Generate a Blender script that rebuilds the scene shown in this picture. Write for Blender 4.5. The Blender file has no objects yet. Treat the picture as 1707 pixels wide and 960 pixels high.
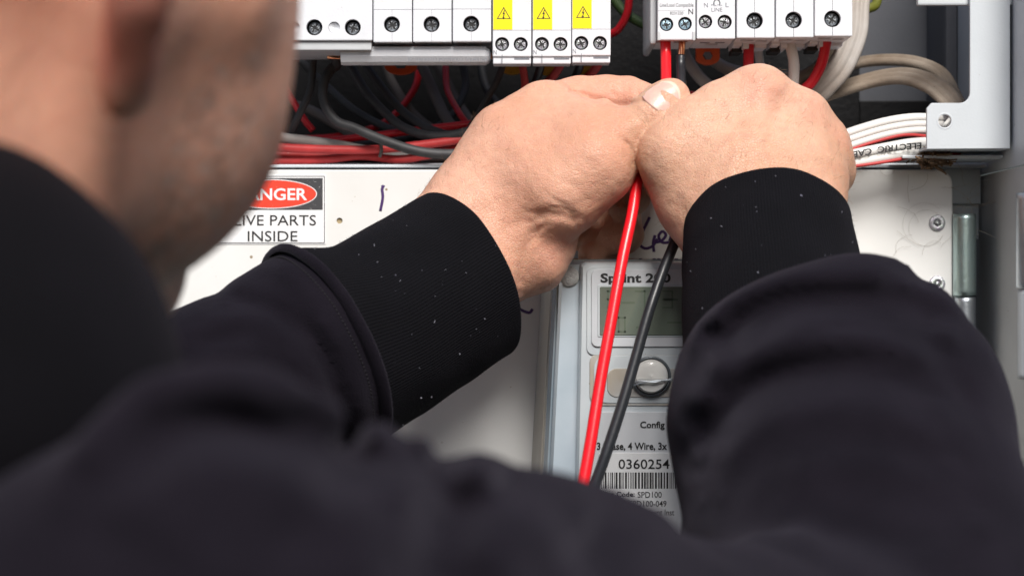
import bpy, bmesh, math, random
import numpy as np
from mathutils import Vector, Matrix
random.seed(5); rng = np.random.default_rng(5)
SC = bpy.context.scene
C = SC.collection
F = 3276.0            # focal length in photo pixels (1707 wide); all lengths below are millimetres
def P(px, py, d):     # photo pixel at distance d (mm) from the camera -> world mm
    return np.array([(px-853.5)/F*d, d, (480-py)/F*d])

# ------------------------------------------------------------------ camera
cam_d = bpy.data.cameras.new('camera'); cam = bpy.data.objects.new('camera', cam_d); C.objects.link(cam)
cam.rotation_euler = (math.pi/2, 0, 0)
cam_d.sensor_width = 36; cam_d.lens = F/1707*36
cam_d.clip_start = .01; cam_d.clip_end = 100
cam_d.dof.use_dof = True; cam_d.dof.focus_distance = .862; cam_d.dof.aperture_fstop = 10
cam_d.dof.aperture_blades = 9
SC.camera = cam
# ------------------------------------------------------------------ sky, sun, exposure
W = bpy.data.worlds.new('World'); SC.world = W; W.use_nodes = True
nt = W.node_tree; bg = nt.nodes['Background']
sky = nt.nodes.new('ShaderNodeTexSky'); sky.sky_type = 'NISHITA'; sky.sun_disc = False
EL, AZ = 45, 167
sky.sun_elevation = math.radians(EL); sky.sun_rotation = math.radians(AZ)
sky.air_density = 1.0; sky.dust_density = 3.0; sky.ozone_density = 1.0
nt.links.new(sky.outputs[0], bg.inputs[0]); bg.inputs[1].default_value = .068
sl = bpy.data.lights.new('sun', 'SUN'); sun = bpy.data.objects.new('sun', sl); C.objects.link(sun)
sl.energy = 3.5; sl.angle = math.radians(28); sl.color = (1, .965, .92)
sd = Vector((math.sin(math.radians(AZ))*math.cos(math.radians(EL)), math.cos(math.radians(AZ))*math.cos(math.radians(EL)), math.sin(math.radians(EL))))
sun.rotation_euler = sd.to_track_quat('Z', 'Y').to_euler()
SC.view_settings.view_transform = 'Standard'; SC.view_settings.look = 'None'
SC.view_settings.exposure = 0.47; SC.view_settings.gamma = 1

# ------------------------------------------------------------------ materials
def mat(name, col, rough=.5, metal=0, var=0, vscale=60, col2=None, bump=0, bscale=300, spec=.5, sss=0, sheen=0, coat=0,
        trans=0, specks=None, dist=.001, bdet=4, ior=1.45):
    m = bpy.data.materials.new(name); m.use_nodes = True
    n = m.node_tree.nodes; l = m.node_tree.links; b = n['Principled BSDF']
    b.inputs['Base Color'].default_value = (*col, 1); b.inputs['Roughness'].default_value = rough
    b.inputs['Metallic'].default_value = metal; b.inputs['Specular IOR Level'].default_value = spec
    b.inputs['Subsurface Weight'].default_value = sss; b.inputs['Subsurface Scale'].default_value = .004
    b.inputs['Subsurface Radius'].default_value = (1, .35, .2)
    b.inputs['Sheen Weight'].default_value = sheen; b.inputs['Coat Weight'].default_value = coat
    b.inputs['Transmission Weight'].default_value = trans; b.inputs['IOR'].default_value = ior
    tc = n.new('ShaderNodeTexCoord'); m['tc'] = tc.name
    cur = None
    if var or col2:
        ns = n.new('ShaderNodeTexNoise'); ns.inputs['Scale'].default_value = vscale; ns.inputs['Detail'].default_value = 6
        l.new(tc.outputs['Object'], ns.inputs['Vector'])
        mr = n.new('ShaderNodeMapRange'); mr.inputs[1].default_value = .35; mr.inputs[2].default_value = .7
        l.new(ns.outputs[0], mr.inputs[0])
        mx = n.new('ShaderNodeMix'); mx.data_type = 'RGBA'
        mx.inputs['A'].default_value = (*col, 1)
        c2 = col2 or tuple(c*(1-var) for c in col); mx.inputs['B'].default_value = (*c2, 1)
        l.new(mr.outputs[0], mx.inputs['Factor']); cur = mx.outputs['Result']
    if specks:   # (scale, threshold, colour)
        for s, th, sc_ in specks:
            v = n.new('ShaderNodeTexVoronoi'); v.inputs['Scale'].default_value = s; v.inputs['Randomness'].default_value = 1
            l.new(tc.outputs['Object'], v.inputs['Vector'])
            n2 = n.new('ShaderNodeTexNoise'); n2.inputs['Scale'].default_value = s*.31
            l.new(tc.outputs['Object'], n2.inputs['Vector'])
            mr = n.new('ShaderNodeMapRange'); mr.inputs[1].default_value = .5; mr.inputs[2].default_value = .72
            mr.inputs[3].default_value = 0; mr.inputs[4].default_value = th
            l.new(n2.outputs[0], mr.inputs[0])
            lt = n.new('ShaderNodeMath'); lt.operation = 'LESS_THAN'
            l.new(v.outputs['Distance'], lt.inputs[0]); l.new(mr.outputs[0], lt.inputs[1])
            mx = n.new('ShaderNodeMix'); mx.data_type = 'RGBA'
            if cur: l.new(cur, mx.inputs['A'])
            else: mx.inputs['A'].default_value = (*col, 1)
            mx.inputs['B'].default_value = (*sc_, 1)
            l.new(lt.outputs[0], mx.inputs['Factor']); cur = mx.outputs['Result']
    if cur: l.new(cur, b.inputs['Base Color'])
    if bump:
        ns = n.new('ShaderNodeTexNoise'); ns.inputs['Scale'].default_value = bscale; ns.inputs['Detail'].default_value = bdet
        l.new(tc.outputs['Object'], ns.inputs['Vector'])
        bp = n.new('ShaderNodeBump'); bp.inputs['Strength'].default_value = bump; bp.inputs['Distance'].default_value = dist
        l.new(ns.outputs[0], bp.inputs['Height']); l.new(bp.outputs[0], b.inputs['Normal'])
    return m
M = {}
M['plastic'] = mat('breaker_plastic', (.70,.72,.76), .42, var=.06, vscale=90, bump=.12, bscale=900, specks=[(260,.10,(.30,.27,.24))])
M['plastic2'] = mat('grey_plastic', (.52,.54,.56), .45, var=.08, bump=.1)
M['dark'] = mat('dark_recess', (.012,.012,.013), .6)
M['screw'] = mat('screw_metal', (.42,.45,.48), .28, 1, var=.6, vscale=900, bump=.5, bscale=1500)
M['screw_blue'] = mat('bluish_zinc', (.52,.74,.88), .25, .6, var=.45, vscale=900, bump=.5, bscale=1500)
M['screw_green'] = mat('passivated_zinc', (.60,.68,.63), .3, .7, var=.3, col2=(.5,.42,.55), vscale=500, bump=.5, bscale=1500)
M['yellow'] = mat('yellow_sticker', (.90,.74,.0), .45, var=.05, bump=.05)
M['ink'] = mat('black_ink', (.02,.02,.022), .5)
M['greyink'] = mat('grey_ink', (.16,.17,.2), .5)
M['red'] = mat('red_insulation', (.62,.012,.022), .35, var=.15, vscale=60, bump=.08, bscale=400, coat=.1, specks=[(500,.06,(.75,.3,.3))])
M['redb'] = mat('bright_red_insulation', (.78,.01,.018), .3, var=.08, vscale=60, bump=.05, bscale=400, coat=.2)
M['redd'] = mat('dusty_red_insulation', (.62,.05,.05), .5, var=.35, vscale=70, bump=.1, bscale=400, specks=[(400,.12,(.5,.3,.28))])
M['black'] = mat('black_insulation', (.016,.018,.022), .38, var=.2, bump=.08, bscale=400, coat=.15)
M['blackd'] = mat('dusty_black_insulation', (.055,.055,.058), .55, var=.5, vscale=80, bump=.1, bscale=400, specks=[(500,.1,(.18,.17,.16))])
M['white'] = mat('white_cable_sheath', (.74,.73,.70), .45, var=.12, vscale=50, bump=.08, bscale=300, specks=[(500,.06,(.35,.3,.25))])
M['greyc'] = mat('grey_cable_sheath', (.46,.44,.42), .55, col2=(.28,.23,.19), vscale=30, bump=.15, bscale=300)
M['darkc'] = mat('shade_darkened_cable', (.16,.14,.13), .7, col2=(.08,.07,.065), vscale=30)  # grey sheath darkened: the compartment's deep shadow is put into the colour
M['brownc'] = mat('dusty_cable_sheath', (.36,.30,.24), .75, col2=(.13,.088,.055), vscale=34, bump=.3, bscale=500, specks=[(600,.16,(.14,.10,.07))])
M['redmark'] = mat('red_stripe', (.42,.03,.03), .5)
M['copper'] = mat('copper_strand', (.85,.38,.2), .25, 1, var=.2, vscale=300)
M['yelgreen'] = mat('yellow_green_insulation', (.16,.17,.02), .5, var=.5)
M['orange'] = mat('orange_clip', (.70,.10,.015), .45, var=.3, vscale=90)
M['yclip'] = mat('yellow_clip', (.60,.36,.02), .5, var=.3, vscale=90)
M['panel'] = mat('white_panel_paint', (.75,.755,.745), .36, col2=(.64,.64,.62), vscale=13, bump=.05, bscale=200,
                 specks=[(150,.13,(.30,.24,.16)), (420,.12,(.42,.36,.28)), (70,.05,(.36,.30,.22))])
M['frame'] = mat('pale_blue_grey_paint', (.56,.60,.635), .36, var=.09, vscale=22, bump=.12, bscale=800, dist=.0004,
                 specks=[(160,.12,(.16,.15,.13)), (500,.10,(.33,.33,.32))])
M['wall'] = mat('grey_cabinet_paint', (.56,.57,.575), .42, col2=(.44,.45,.45), vscale=16, bump=.15, bscale=700, dist=.0005,
                specks=[(220,.13,(.12,.11,.09)), (600,.12,(.36,.37,.36))])
M['blackboard'] = mat('black_textured_board', (.006,.006,.007), .5, spec=.22, var=.3, bump=.35, bscale=420, dist=.0008)
M['zinc'] = mat('zinc_plating', (.46,.56,.54), .34, .9, col2=(.42,.55,.55), vscale=35, bump=.15, bscale=600, specks=[(300,.12,(.25,.2,.14))])
M['zinc2'] = mat('dull_zinc', (.62,.66,.70), .42, 1, col2=(.5,.55,.6), vscale=60, bump=.12, bscale=600)
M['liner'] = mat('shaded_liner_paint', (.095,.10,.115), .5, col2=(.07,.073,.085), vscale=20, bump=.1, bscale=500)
M['slot'] = mat('black_slot', (.004,.004,.004), .9)
M['signw'] = mat('sign_white', (.80,.81,.82), .4, bump=.04)
M['signk'] = mat('sign_black', (.045,.045,.05), .6, specks=[(1500,.35,(.5,.5,.5))])
M['signr'] = mat('sign_red', (.80,.055,.025), .5, var=.15, vscale=400, specks=[(1500,.22,(.85,.3,.2))])
M['marker'] = mat('purple_marker', (.055,.02,.12), .5)
M['meterbase'] = mat('meter_base', (.50,.49,.45), .5, col2=(.42,.38,.32), vscale=30, bump=.15, bscale=500)
M['meterc'] = mat('meter_cover', (.62,.67,.70), .12, col2=(.50,.56,.61), vscale=24, bump=.06, bscale=200, coat=.6,
                  specks=[(500,.12,(.35,.27,.18))])
M['meterstrip'] = mat('cover_flange', (.40,.48,.55), .14, col2=(.56,.63,.69), vscale=20, bump=.10, bscale=120, coat=.6, specks=[(700,.08,(.4,.35,.28))])
M['meterrim'] = mat('cover_edge', (.20,.26,.31), .12, col2=(.30,.36,.41), vscale=30, coat=.7)
M['meterl'] = mat('meter_label', (.66,.69,.73), .25, var=.05, coat=.4)
M['meterw'] = mat('paper_label', (.80,.82,.84), .3, coat=.3)
M['meterd'] = mat('meter_recess', (.55,.56,.56), .3, col2=(.42,.36,.28), vscale=34, coat=.3)
M['lcd'] = mat('lcd_glass', (.15,.185,.15), .12, col2=(.19,.215,.18), vscale=30, coat=.8)
M['seg'] = mat('lcd_segment', (.125,.16,.12), .2, coat=.8)
M['button'] = mat('button_plastic', (.80,.80,.77), .3, coat=.4, var=.1, vscale=80)
M['lens'] = mat('grey_dome', (.56,.57,.56), .35, coat=.2)
M['ring'] = mat('dark_ring', (.16,.18,.20), .25, .4)
M['nest'] = mat('brown_debris', (.22,.14,.08), .9, col2=(.06,.035,.02), vscale=200)
M['web'] = mat('cobweb', (.35,.31,.26), .8)
M['nail'] = mat('nail', (.74,.43,.36), .33, var=.10, vscale=160, coat=.15, sss=.3, bump=.2, bscale=500)
M['nailedge'] = mat('nail_edge', (.72,.54,.43), .4, var=.1, sss=.2)
M['hair'] = mat('hair', (.035,.025,.02), .6, col2=(.09,.075,.065), vscale=200, bump=.6, bscale=600)
M['eye'] = mat('eye', (.8,.78,.75), .1)
M['bodyhair'] = mat('body_hair', (.22,.13,.07), .6)
M['lint'] = mat('lint', (.26,.26,.31), .9)

# skin: reads 'beard' and 'flush' point attributes (where hair grows / where the skin is red)
def skin_mat():
    m = mat('skin', (.62,.375,.27), .47, sss=.0, spec=.42)
    n = m.node_tree.nodes; l = m.node_tree.links; b = n['Principled BSDF']; tc = n['Texture Coordinate']
    b.inputs['Subsurface Weight'].default_value = .35; b.inputs['Subsurface Scale'].default_value = .0035
    def noise(s, d=6):
        x = n.new('ShaderNodeTexNoise'); x.inputs['Scale'].default_value = s; x.inputs['Detail'].default_value = d
        l.new(tc.outputs['Object'], x.inputs['Vector']); return x.outputs[0]
    def rng_(s, a, c, o0=0, o1=1):
        r = n.new('ShaderNodeMapRange'); r.inputs[1].default_value = a; r.inputs[2].default_value = c
        r.inputs[3].default_value = o0; r.inputs[4].default_value = o1; l.new(s, r.inputs[0]); return r.outputs[0]
    def mix(f, a, c):
        x = n.new('ShaderNodeMix'); x.data_type = 'RGBA'; l.new(f, x.inputs['Factor'])
        if isinstance(a, tuple): x.inputs['A'].default_value = (*a, 1)
        else: l.new(a, x.inputs['A'])
        if isinstance(c, tuple): x.inputs['B'].default_value = (*c, 1)
        else: l.new(c, x.inputs['B'])
        return x.outputs['Result']
    def math_(op, a, c):
        x = n.new('ShaderNodeMath'); x.operation = op; l.new(a, x.inputs[0])
        if isinstance(c, (int, float)): x.inputs[1].default_value = c
        else: l.new(c, x.inputs[1])
        return x.outputs[0]
    def attr(nm):
        a = n.new('ShaderNodeAttribute'); a.attribute_name = nm; return a.outputs['Fac']
    c1 = mix(rng_(noise(28), .35, .68), (.64,.385,.27), (.56,.305,.195))
    c1 = mix(rng_(noise(240, 3), .4, .75, 0, .35), c1, (.52,.25,.18))
    c1 = mix(attr('flush'), c1, (.70,.29,.22))
    hair = math_('MULTIPLY', attr('beard'), rng_(noise(330, 3), .38, .6, .45, 1))
    hair = math_('MULTIPLY', hair, rng_(noise(95, 4), .38, .60, .52, 1))
    c1 = mix(math_('MULTIPLY', hair, .80), c1, (.085,.07,.062))
    grey = math_('MULTIPLY', attr('beard'), rng_(noise(260, 3), .54, .64, 0, .6))
    c1 = mix(grey, c1, (.36,.33,.30))
    l.new(c1, b.inputs['Base Color'])
    # skin relief: fine cross-hatched lines + pores
    v = n.new('ShaderNodeTexVoronoi'); v.feature = 'DISTANCE_TO_EDGE'; v.inputs['Scale'].default_value = 900
    l.new(tc.outputs['Object'], v.inputs['Vector'])
    h = math_('ADD', math_('MULTIPLY', rng_(v.outputs['Distance'], 0, .12), .6), math_('MULTIPLY', noise(350, 6), 2.0))
    h = math_('ADD', h, math_('MULTIPLY', noise(90, 4), 2.2))
    bp = n.new('ShaderNodeBump'); bp.inputs['Strength'].default_value = .62; bp.inputs['Distance'].default_value = .0004
    l.new(h, bp.inputs['Height']); l.new(bp.outputs[0], b.inputs['Normal'])
    return m
M['skin'] = skin_mat()

def cloth_mat(name, col, col2, rib=False, sheen=.35, lint=True):
    m = mat(name, col, .9, col2=col2, vscale=40, sheen=sheen, spec=.06,
            specks=[(170,.11,(.10,.10,.13)), (420,.07,(.16,.16,.20))] if lint else None)
    n = m.node_tree.nodes; l = m.node_tree.links; b = n['Principled BSDF']; tc = n['Texture Coordinate']
    b.inputs['Sheen Roughness'].default_value = .5
    b.inputs['Sheen Tint'].default_value = (.75,.7,.9,1)
    ns = n.new('ShaderNodeTexNoise'); ns.inputs['Scale'].default_value = 1400; ns.inputs['Detail'].default_value = 3
    l.new(tc.outputs['Object'], ns.inputs['Vector'])
    h = ns.outputs[0]
    if rib:
        uv = n.new('ShaderNodeUVMap'); sx = n.new('ShaderNodeSeparateXYZ'); l.new(uv.outputs[0], sx.inputs[0])
        mu = n.new('ShaderNodeMath'); mu.operation = 'MULTIPLY'; mu.inputs[1].default_value = 2*math.pi*190; l.new(sx.outputs[0], mu.inputs[0])
        si = n.new('ShaderNodeMath'); si.operation = 'SINE'; l.new(mu.outputs[0], si.inputs[0])
        ad = n.new('ShaderNodeMath'); ad.operation = 'MULTIPLY_ADD'; ad.inputs[1].default_value = .30
        l.new(si.outputs[0], ad.inputs[0]); l.new(h, ad.inputs[2]); h = ad.outputs[0]
    bp = n.new('ShaderNodeBump'); bp.inputs['Strength'].default_value = .8; bp.inputs['Distance'].default_value = .0005
    l.new(h, bp.inputs['Height']); l.new(bp.outputs[0], b.inputs['Normal'])
    return m
M['cloth'] = cloth_mat('hoodie_fleece', (.0078,.0063,.0098), (.0054,.0044,.0070), sheen=.055, lint=False)
M['cuff'] = cloth_mat('ribbed_cuff', (.0050,.0050,.0064), (.004,.004,.005), rib=True, sheen=.02)
M['collar'] = cloth_mat('collar_fleece', (.0045,.0042,.0055), (.004,.0038,.0048), sheen=.02, lint=False)
M['thread'] = mat('thread', (.006,.005,.008), .9)

# ------------------------------------------------------------------ object helpers
LOC = {}
def wl(o):
    return LOC.get(o.name, np.zeros(3)) if o is not None else np.zeros(3)
def mesh(name, V, Fc, m, parent=None, smooth=True, uv=None, loc=None, attrs=None, mi=None):
    """V in world mm; stored relative to the parent's origin, in metres"""
    base = wl(parent); org = base if loc is None else np.asarray(loc, float)
    V = (np.asarray(V, float)-org)*.001
    me = bpy.data.meshes.new(name)
    if isinstance(Fc, np.ndarray):
        nf, k = Fc.shape
        me.vertices.add(len(V)); me.vertices.foreach_set('co', V.ravel().astype(np.float32))
        me.loops.add(nf*k); me.loops.foreach_set('vertex_index', Fc.ravel().astype(np.int32))
        me.polygons.add(nf); me.polygons.foreach_set('loop_start', (np.arange(nf)*k).astype(np.int32))
        me.update(calc_edges=True); me.validate()
    else:
        me.from_pydata(V.tolist(), [], [list(map(int, f)) for f in Fc])
    for mm in (m if isinstance(m, (list, tuple)) else [m]): me.materials.append(mm)
    if mi is not None: me.polygons.foreach_set('material_index', np.asarray(mi, np.int32))
    me.polygons.foreach_set('use_smooth', [smooth]*len(me.polygons))
    if uv is not None:
        lay = me.uv_layers.new(name='UVMap'); idx = np.zeros(len(me.loops), np.int32); me.loops.foreach_get('vertex_index', idx)
        lay.data.foreach_set('uv', np.asarray(uv)[idx].ravel().astype(np.float32))
    for k, a in (attrs or {}).items():
        at = me.attributes.new(k, 'FLOAT', 'POINT'); at.data.foreach_set('value', np.asarray(a, np.float32))
    o = bpy.data.objects.new(name, me); C.objects.link(o)
    if parent is not None: o.parent = parent
    o.location = Vector((org-base)*.001); LOC[o.name] = org
    return o
def tag(o, label, cat, group=None, kind=None):
    if label: o['label'] = label
    if cat: o['category'] = cat
    if group: o['group'] = group
    if kind: o['kind'] = kind
    return o
def thing(name, label, cat, loc, group=None):
    o = bpy.data.objects.new(name, None); C.objects.link(o); loc = np.asarray(loc, float)
    o.location = Vector(loc*.001); o.empty_display_size = .01; LOC[o.name] = loc
    return tag(o, label, cat, group)
def from_bm(name, bm, m, parent=None, smooth=False, loc=None):
    bm.normal_update()
    V = [v.co[:] for v in bm.verts]; bm.verts.index_update()
    Fc = [[v.index for v in f.verts] for f in bm.faces]
    mi = [f.material_index for f in bm.faces]
    bm.free()
    return mesh(name, V, Fc, m, parent, smooth, loc=loc, mi=mi)
def bx(bm, x0, x1, y0, y1, z0, z1, bev=0, seg=2):
    vs = [bm.verts.new((x, y, z)) for x in (x0, x1) for y in (y0, y1) for z in (z0, z1)]
    fs = [bm.faces.new([vs[i] for i in q]) for q in ((0,1,3,2),(4,6,7,5),(0,4,5,1),(2,3,7,6),(0,2,6,4),(1,5,7,3))]
    if bev:
        es = list({e for f in fs for e in f.edges})
        bmesh.ops.bevel(bm, geom=es, offset=bev, segments=seg, affect='EDGES', profile=.6)
    return bm
def box(name, x0, x1, y0, y1, z0, z1, m, parent=None, bev=.5, loc=None):
    return from_bm(name, bx(bmesh.new(), x0, x1, y0, y1, z0, z1, bev), m, parent, loc=loc)
def prism(name, poly, y0, y1, m, parent=None, bev=0, loc=None, smooth=False):
    """polygon in the XZ plane (world mm), extruded along Y"""
    bm = bmesh.new()
    a = [bm.verts.new((p[0], y0, p[1])) for p in poly]; b = [bm.verts.new((p[0], y1, p[1])) for p in poly]
    f0 = bm.faces.new(a); bm.faces.new(b[::-1])
    n = len(poly)
    for i in range(n): bm.faces.new((a[i], b[i], b[(i+1) % n], a[(i+1) % n]))
    bmesh.ops.recalc_face_normals(bm, faces=bm.faces)
    if bev: bmesh.ops.bevel(bm, geom=list(f0.edges), offset=bev, segments=3, affect='EDGES', profile=.6)
    return from_bm(name, bm, m, parent, smooth=smooth, loc=loc)
def rrect(x0, x1, z0, z1, r, n=6):
    pts = []
    for cx, cz, a0 in ((x1-r, z1-r, 0), (x0+r, z1-r, 90), (x0+r, z0+r, 180), (x1-r, z0+r, 270)):
        for i in range(n+1):
            a = math.radians(a0+90*i/n); pts.append((cx+r*math.cos(a), cz+r*math.sin(a)))
    return pts
def circ(cx, cz, r, n=32, rz=None):
    return [(cx+r*math.cos(2*math.pi*i/n), cz+(rz or r)*math.sin(2*math.pi*i/n)) for i in range(n)]
def cr(pts, n=10):
    """Catmull-Rom resample"""
    p = np.asarray(pts, float); p = np.vstack([2*p[0]-p[1], p, 2*p[-1]-p[-2]]); out = []
    for i in range(1, len(p)-2):
        for t in np.linspace(0, 1, n, endpoint=False):
            a, b, c, d = p[i-1:i+3]
            out.append(.5*(2*b+(c-a)*t+(2*a-5*b+4*c-d)*t*t+(3*b-a-3*c+d)*t**3))
    out.append(p[-2]); return np.array(out)
def sweep(path, prof, scale=None):
    """profile [(u,v)] swept along path with parallel transport; u starts along image-plane normal to the path"""
    n = len(path); T = np.gradient(path, axis=0); T /= np.linalg.norm(T, axis=1)[:, None]+1e-9
    u = np.cross(T[0], [0, 1, 0]);
    if np.linalg.norm(u) < .1: u = np.cross(T[0], [0, 0, 1])
    u /= np.linalg.norm(u); V = []; k = len(prof)
    for i in range(n):
        u = u-T[i]*u.dot(T[i]); u /= np.linalg.norm(u); v = np.cross(T[i], u)
        s = 1 if scale is None else scale[i]
        for a, b in prof: V.append(path[i]+(u*a+v*b)*s)
    Fc = [[i*k+j, i*k+(j+1) % k, (i+1)*k+(j+1) % k, (i+1)*k+j] for i in range(n-1) for j in range(k)]
    Fc += [list(range(k))[::-1], [(n-1)*k+j for j in range(k)]]
    return V, Fc
def tube(name, pts, r, m, parent=None, n=8, k=14, world=False, loc=None):
    path = cr(pts, n); V, Fc = sweep(path, [(r*math.cos(2*math.pi*i/k), r*math.sin(2*math.pi*i/k)) for i in range(k)])
    return mesh(name, V, Fc, m, parent, True, loc=loc)
def wire(name, px, w, m, label, cat='wire', group=None, parent=None):
    """px: [(px,py,d)], w: diameter mm"""
    pts = [P(*p) for p in px]
    o = tube(name, pts, w/2, m, parent, loc=None if parent else pts[0])
    if not parent: tag(o, label, cat, group)
    return o
def text(body, box_, d, m, parent, name='lettering', bold=0, thick=.12, rot=0, keep=False, prefix=None):
    """fit the writing into photo box (x0,y0,x1,y1) at distance d, facing the camera"""
    cu = bpy.data.curves.new('t', 'FONT'); cu.body = body; cu.size = 1; cu.offset = bold; cu.resolution_u = 3
    t = bpy.data.objects.new('t', cu); C.objects.link(t); bpy.context.view_layer.update()
    me = bpy.data.meshes.new_from_object(t.evaluated_get(bpy.context.evaluated_depsgraph_get()))
    bpy.data.objects.remove(t); bpy.data.curves.remove(cu)
    v = np.array([x.co[:] for x in me.vertices]); fc = [list(p.vertices) for p in me.polygons]; bpy.data.meshes.remove(me)
    lo, hi = v.min(0), v.max(0)
    q = (v-lo)/(np.maximum(hi-lo, 1e-6))
    if rot: q[:, 0] = 1-q[:, 0]; q[:, 1] = 1-q[:, 1]
    a = P(box_[0], box_[3], d); b = P(box_[2], box_[1], d)
    X = a[0]+q[:, 0]*(b[0]-a[0]); Z = a[2]+q[:, 1]*(b[2]-a[2])
    return mesh(name, np.stack([X, np.full_like(X, d-thick), Z], 1), fc, m, parent, False)
def strokes(paths, w, d, m, parent, name='marker_writing'):
    V, Fc = [], []
    for pth in paths:
        p = cr([P(x, y, d) for x, y in pth], 8)
        v, f = sweep(p, [(w/2*math.cos(a), .12*math.sin(a)) for a in np.linspace(0, 2*math.pi, 8, endpoint=False)])
        Fc += [[i+len(V) for i in q] for q in f]; V += list(v)
    return mesh(name, V, Fc, m, parent, True)
def boolean_cut(o, cutters):
    """o minus solid cutters [(bm)], baked"""
    for c in cutters:
        md = o.modifiers.new('b', 'BOOLEAN'); md.operation = 'DIFFERENCE'; md.object = c; md.solver = 'EXACT'
    bpy.context.view_layer.update()
    me = bpy.data.meshes.new_from_object(o.evaluated_get(bpy.context.evaluated_depsgraph_get()))
    o.modifiers.clear(); old = o.data; o.data = me; bpy.data.meshes.remove(old)
    for c in cutters:
        mc = c.data; bpy.data.objects.remove(c); bpy.data.meshes.remove(mc)
def cyl_y(name, cx, cz, r, y0, y1, m, parent=None, n=28, bev=0, loc=None):
    return prism(name, circ(cx, cz, r, n), y0, y1, m, parent, bev=bev, loc=loc, smooth=False)

# ------------------------------------------------------------------ implicit-surface modelling
def vnoise(p, s, seed=0):
    q = p/s+seed*17.3; i = np.floor(q).astype(np.int64); f = q-i; f = f*f*(3-2*f)
    def h(a):
        x = (a[..., 0]*73856093) ^ (a[..., 1]*19349663) ^ (a[..., 2]*83492791) ^ (seed*2654435)
        x = (x*1103515245+12345) & 0x7fffffff; x = (x ^ (x >> 13))*1274126177 & 0x7fffffff
        return x/0x7fffffff*2-1
    r = 0
    for dx in (0, 1):
        for dy in (0, 1):
            for dz in (0, 1):
                w = (f[..., 0] if dx else 1-f[..., 0])*(f[..., 1] if dy else 1-f[..., 1])*(f[..., 2] if dz else 1-f[..., 2])
                r = r+w*h(i+np.array([dx, dy, dz]))
    return r
def cone(p, a, b, r1, r2):
    a = np.asarray(a, float); b = np.asarray(b, float); ab = b-a
    t = np.clip(((p-a)@ab)/(ab@ab), 0, 1)
    return np.linalg.norm(p-a-t[:, None]*ab, axis=1)-(r1+(r2-r1)*t)
def chain(p, pts, k=2):
    """pts: [(xyz, r)]"""
    d = None
    for (a, r1), (b, r2) in zip(pts, pts[1:]):
        e = cone(p, a, b, r1, r2); d = e if d is None else smin(d, e, k)
    return d
def ell(p, c, r, R=None):
    q = p-np.asarray(c, float)
    if R is not None: q = q@R          # columns of R = local axes
    r = np.asarray(r, float); k0 = np.linalg.norm(q/r, axis=1); k1 = np.linalg.norm(q/(r*r), axis=1)
    return k0*(k0-1)/np.maximum(k1, 1e-6)
def smin(a, b, k):
    h = np.clip(.5+.5*(b-a)/k, 0, 1); return b+(a-b)*h-k*h*(1-h)
def smax(a, b, k): return -smin(-a, -b, k)
def sdf_mesh(f, lo, hi, h):
    """naive surface nets of f(points) on a grid with step h, evaluated only near the surface"""
    lo = np.asarray(lo, float); hi = np.asarray(hi, float); B = 6
    nb = np.ceil((hi-lo)/(h*B)).astype(int); n = nb*B+1
    cc = [lo[i]+(np.arange(nb[i])+.5)*B*h for i in range(3)]
    g = np.stack(np.meshgrid(*cc, indexing='ij'), -1).reshape(-1, 3)
    near = (np.abs(f(g)) < B*h*.9+3*h).reshape(nb); sgn = f(g).reshape(nb)
    val = np.repeat(np.repeat(np.repeat(np.sign(sgn)*99, B, 0), B, 1), B, 2); val = np.pad(val, ((0, 1),)*3, mode='edge')
    mk = np.zeros(n, bool)
    for i, j, k in np.argwhere(near): mk[i*B:i*B+B+1, j*B:j*B+B+1, k*B:k*B+B+1] = True
    idx = np.argwhere(mk); out = np.empty(len(idx))
    for s in range(0, len(idx), 400000): out[s:s+400000] = f(lo+idx[s:s+400000]*h)
    val[mk] = out
    s = val < 0; c = [s[i:n[0]-1+i, j:n[1]-1+j, k:n[2]-1+k] for i in (0, 1) for j in (0, 1) for k in (0, 1)]
    tot = sum(x.astype(np.int8) for x in c); act = (tot > 0) & (tot < 8)
    cells = np.argwhere(act); ids = -np.ones(act.shape, np.int64); ids[act] = np.arange(len(cells))
    acc = np.zeros((len(cells), 3)); cnt = np.zeros(len(cells))
    cor = np.array([(i, j, k) for i in (0, 1) for j in (0, 1) for k in (0, 1)])
    cv = [val[cells[:, 0]+o[0], cells[:, 1]+o[1], cells[:, 2]+o[2]] for o in cor]
    for a in range(8):
        for b in range(a+1, 8):
            if np.abs(cor[a]-cor[b]).sum() != 1: continue
            x = (cv[a] < 0) != (cv[b] < 0); t = cv[a][x]/(cv[a][x]-cv[b][x])
            acc[x] += cor[a]+t[:, None]*(cor[b]-cor[a]); cnt[x] += 1
    V = lo+(cells+acc/cnt[:, None])*h; Fc = []
    for ax in range(3):
        o1, o2 = [(1, 2), (2, 0), (0, 1)][ax]
        sl = [slice(0, n[i]-1) if i == ax else slice(1, n[i]-1) for i in range(3)]
        s2 = [slice(1, n[i]) if i == ax else slice(1, n[i]-1) for i in range(3)]
        A, Bq = s[tuple(sl)], s[tuple(s2)]; e = np.argwhere(A != Bq)
        off = np.zeros(3, int); off[o1] = 1; off[o2] = 1; e = e+off
        flip = s[e[:, 0], e[:, 1], e[:, 2]]
        d1 = np.zeros(3, int); d1[o1] = 1; d2 = np.zeros(3, int); d2[o2] = 1
        q = np.stack([ids[tuple((e-a).T)] for a in (d1+d2, d2, d1*0, d1)], 1)
        q[~flip] = q[~flip][:, ::-1]; Fc.append(q)
    Fc = np.vstack(Fc); Fc = Fc[(Fc >= 0).all(1)]
    return V, Fc
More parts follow.
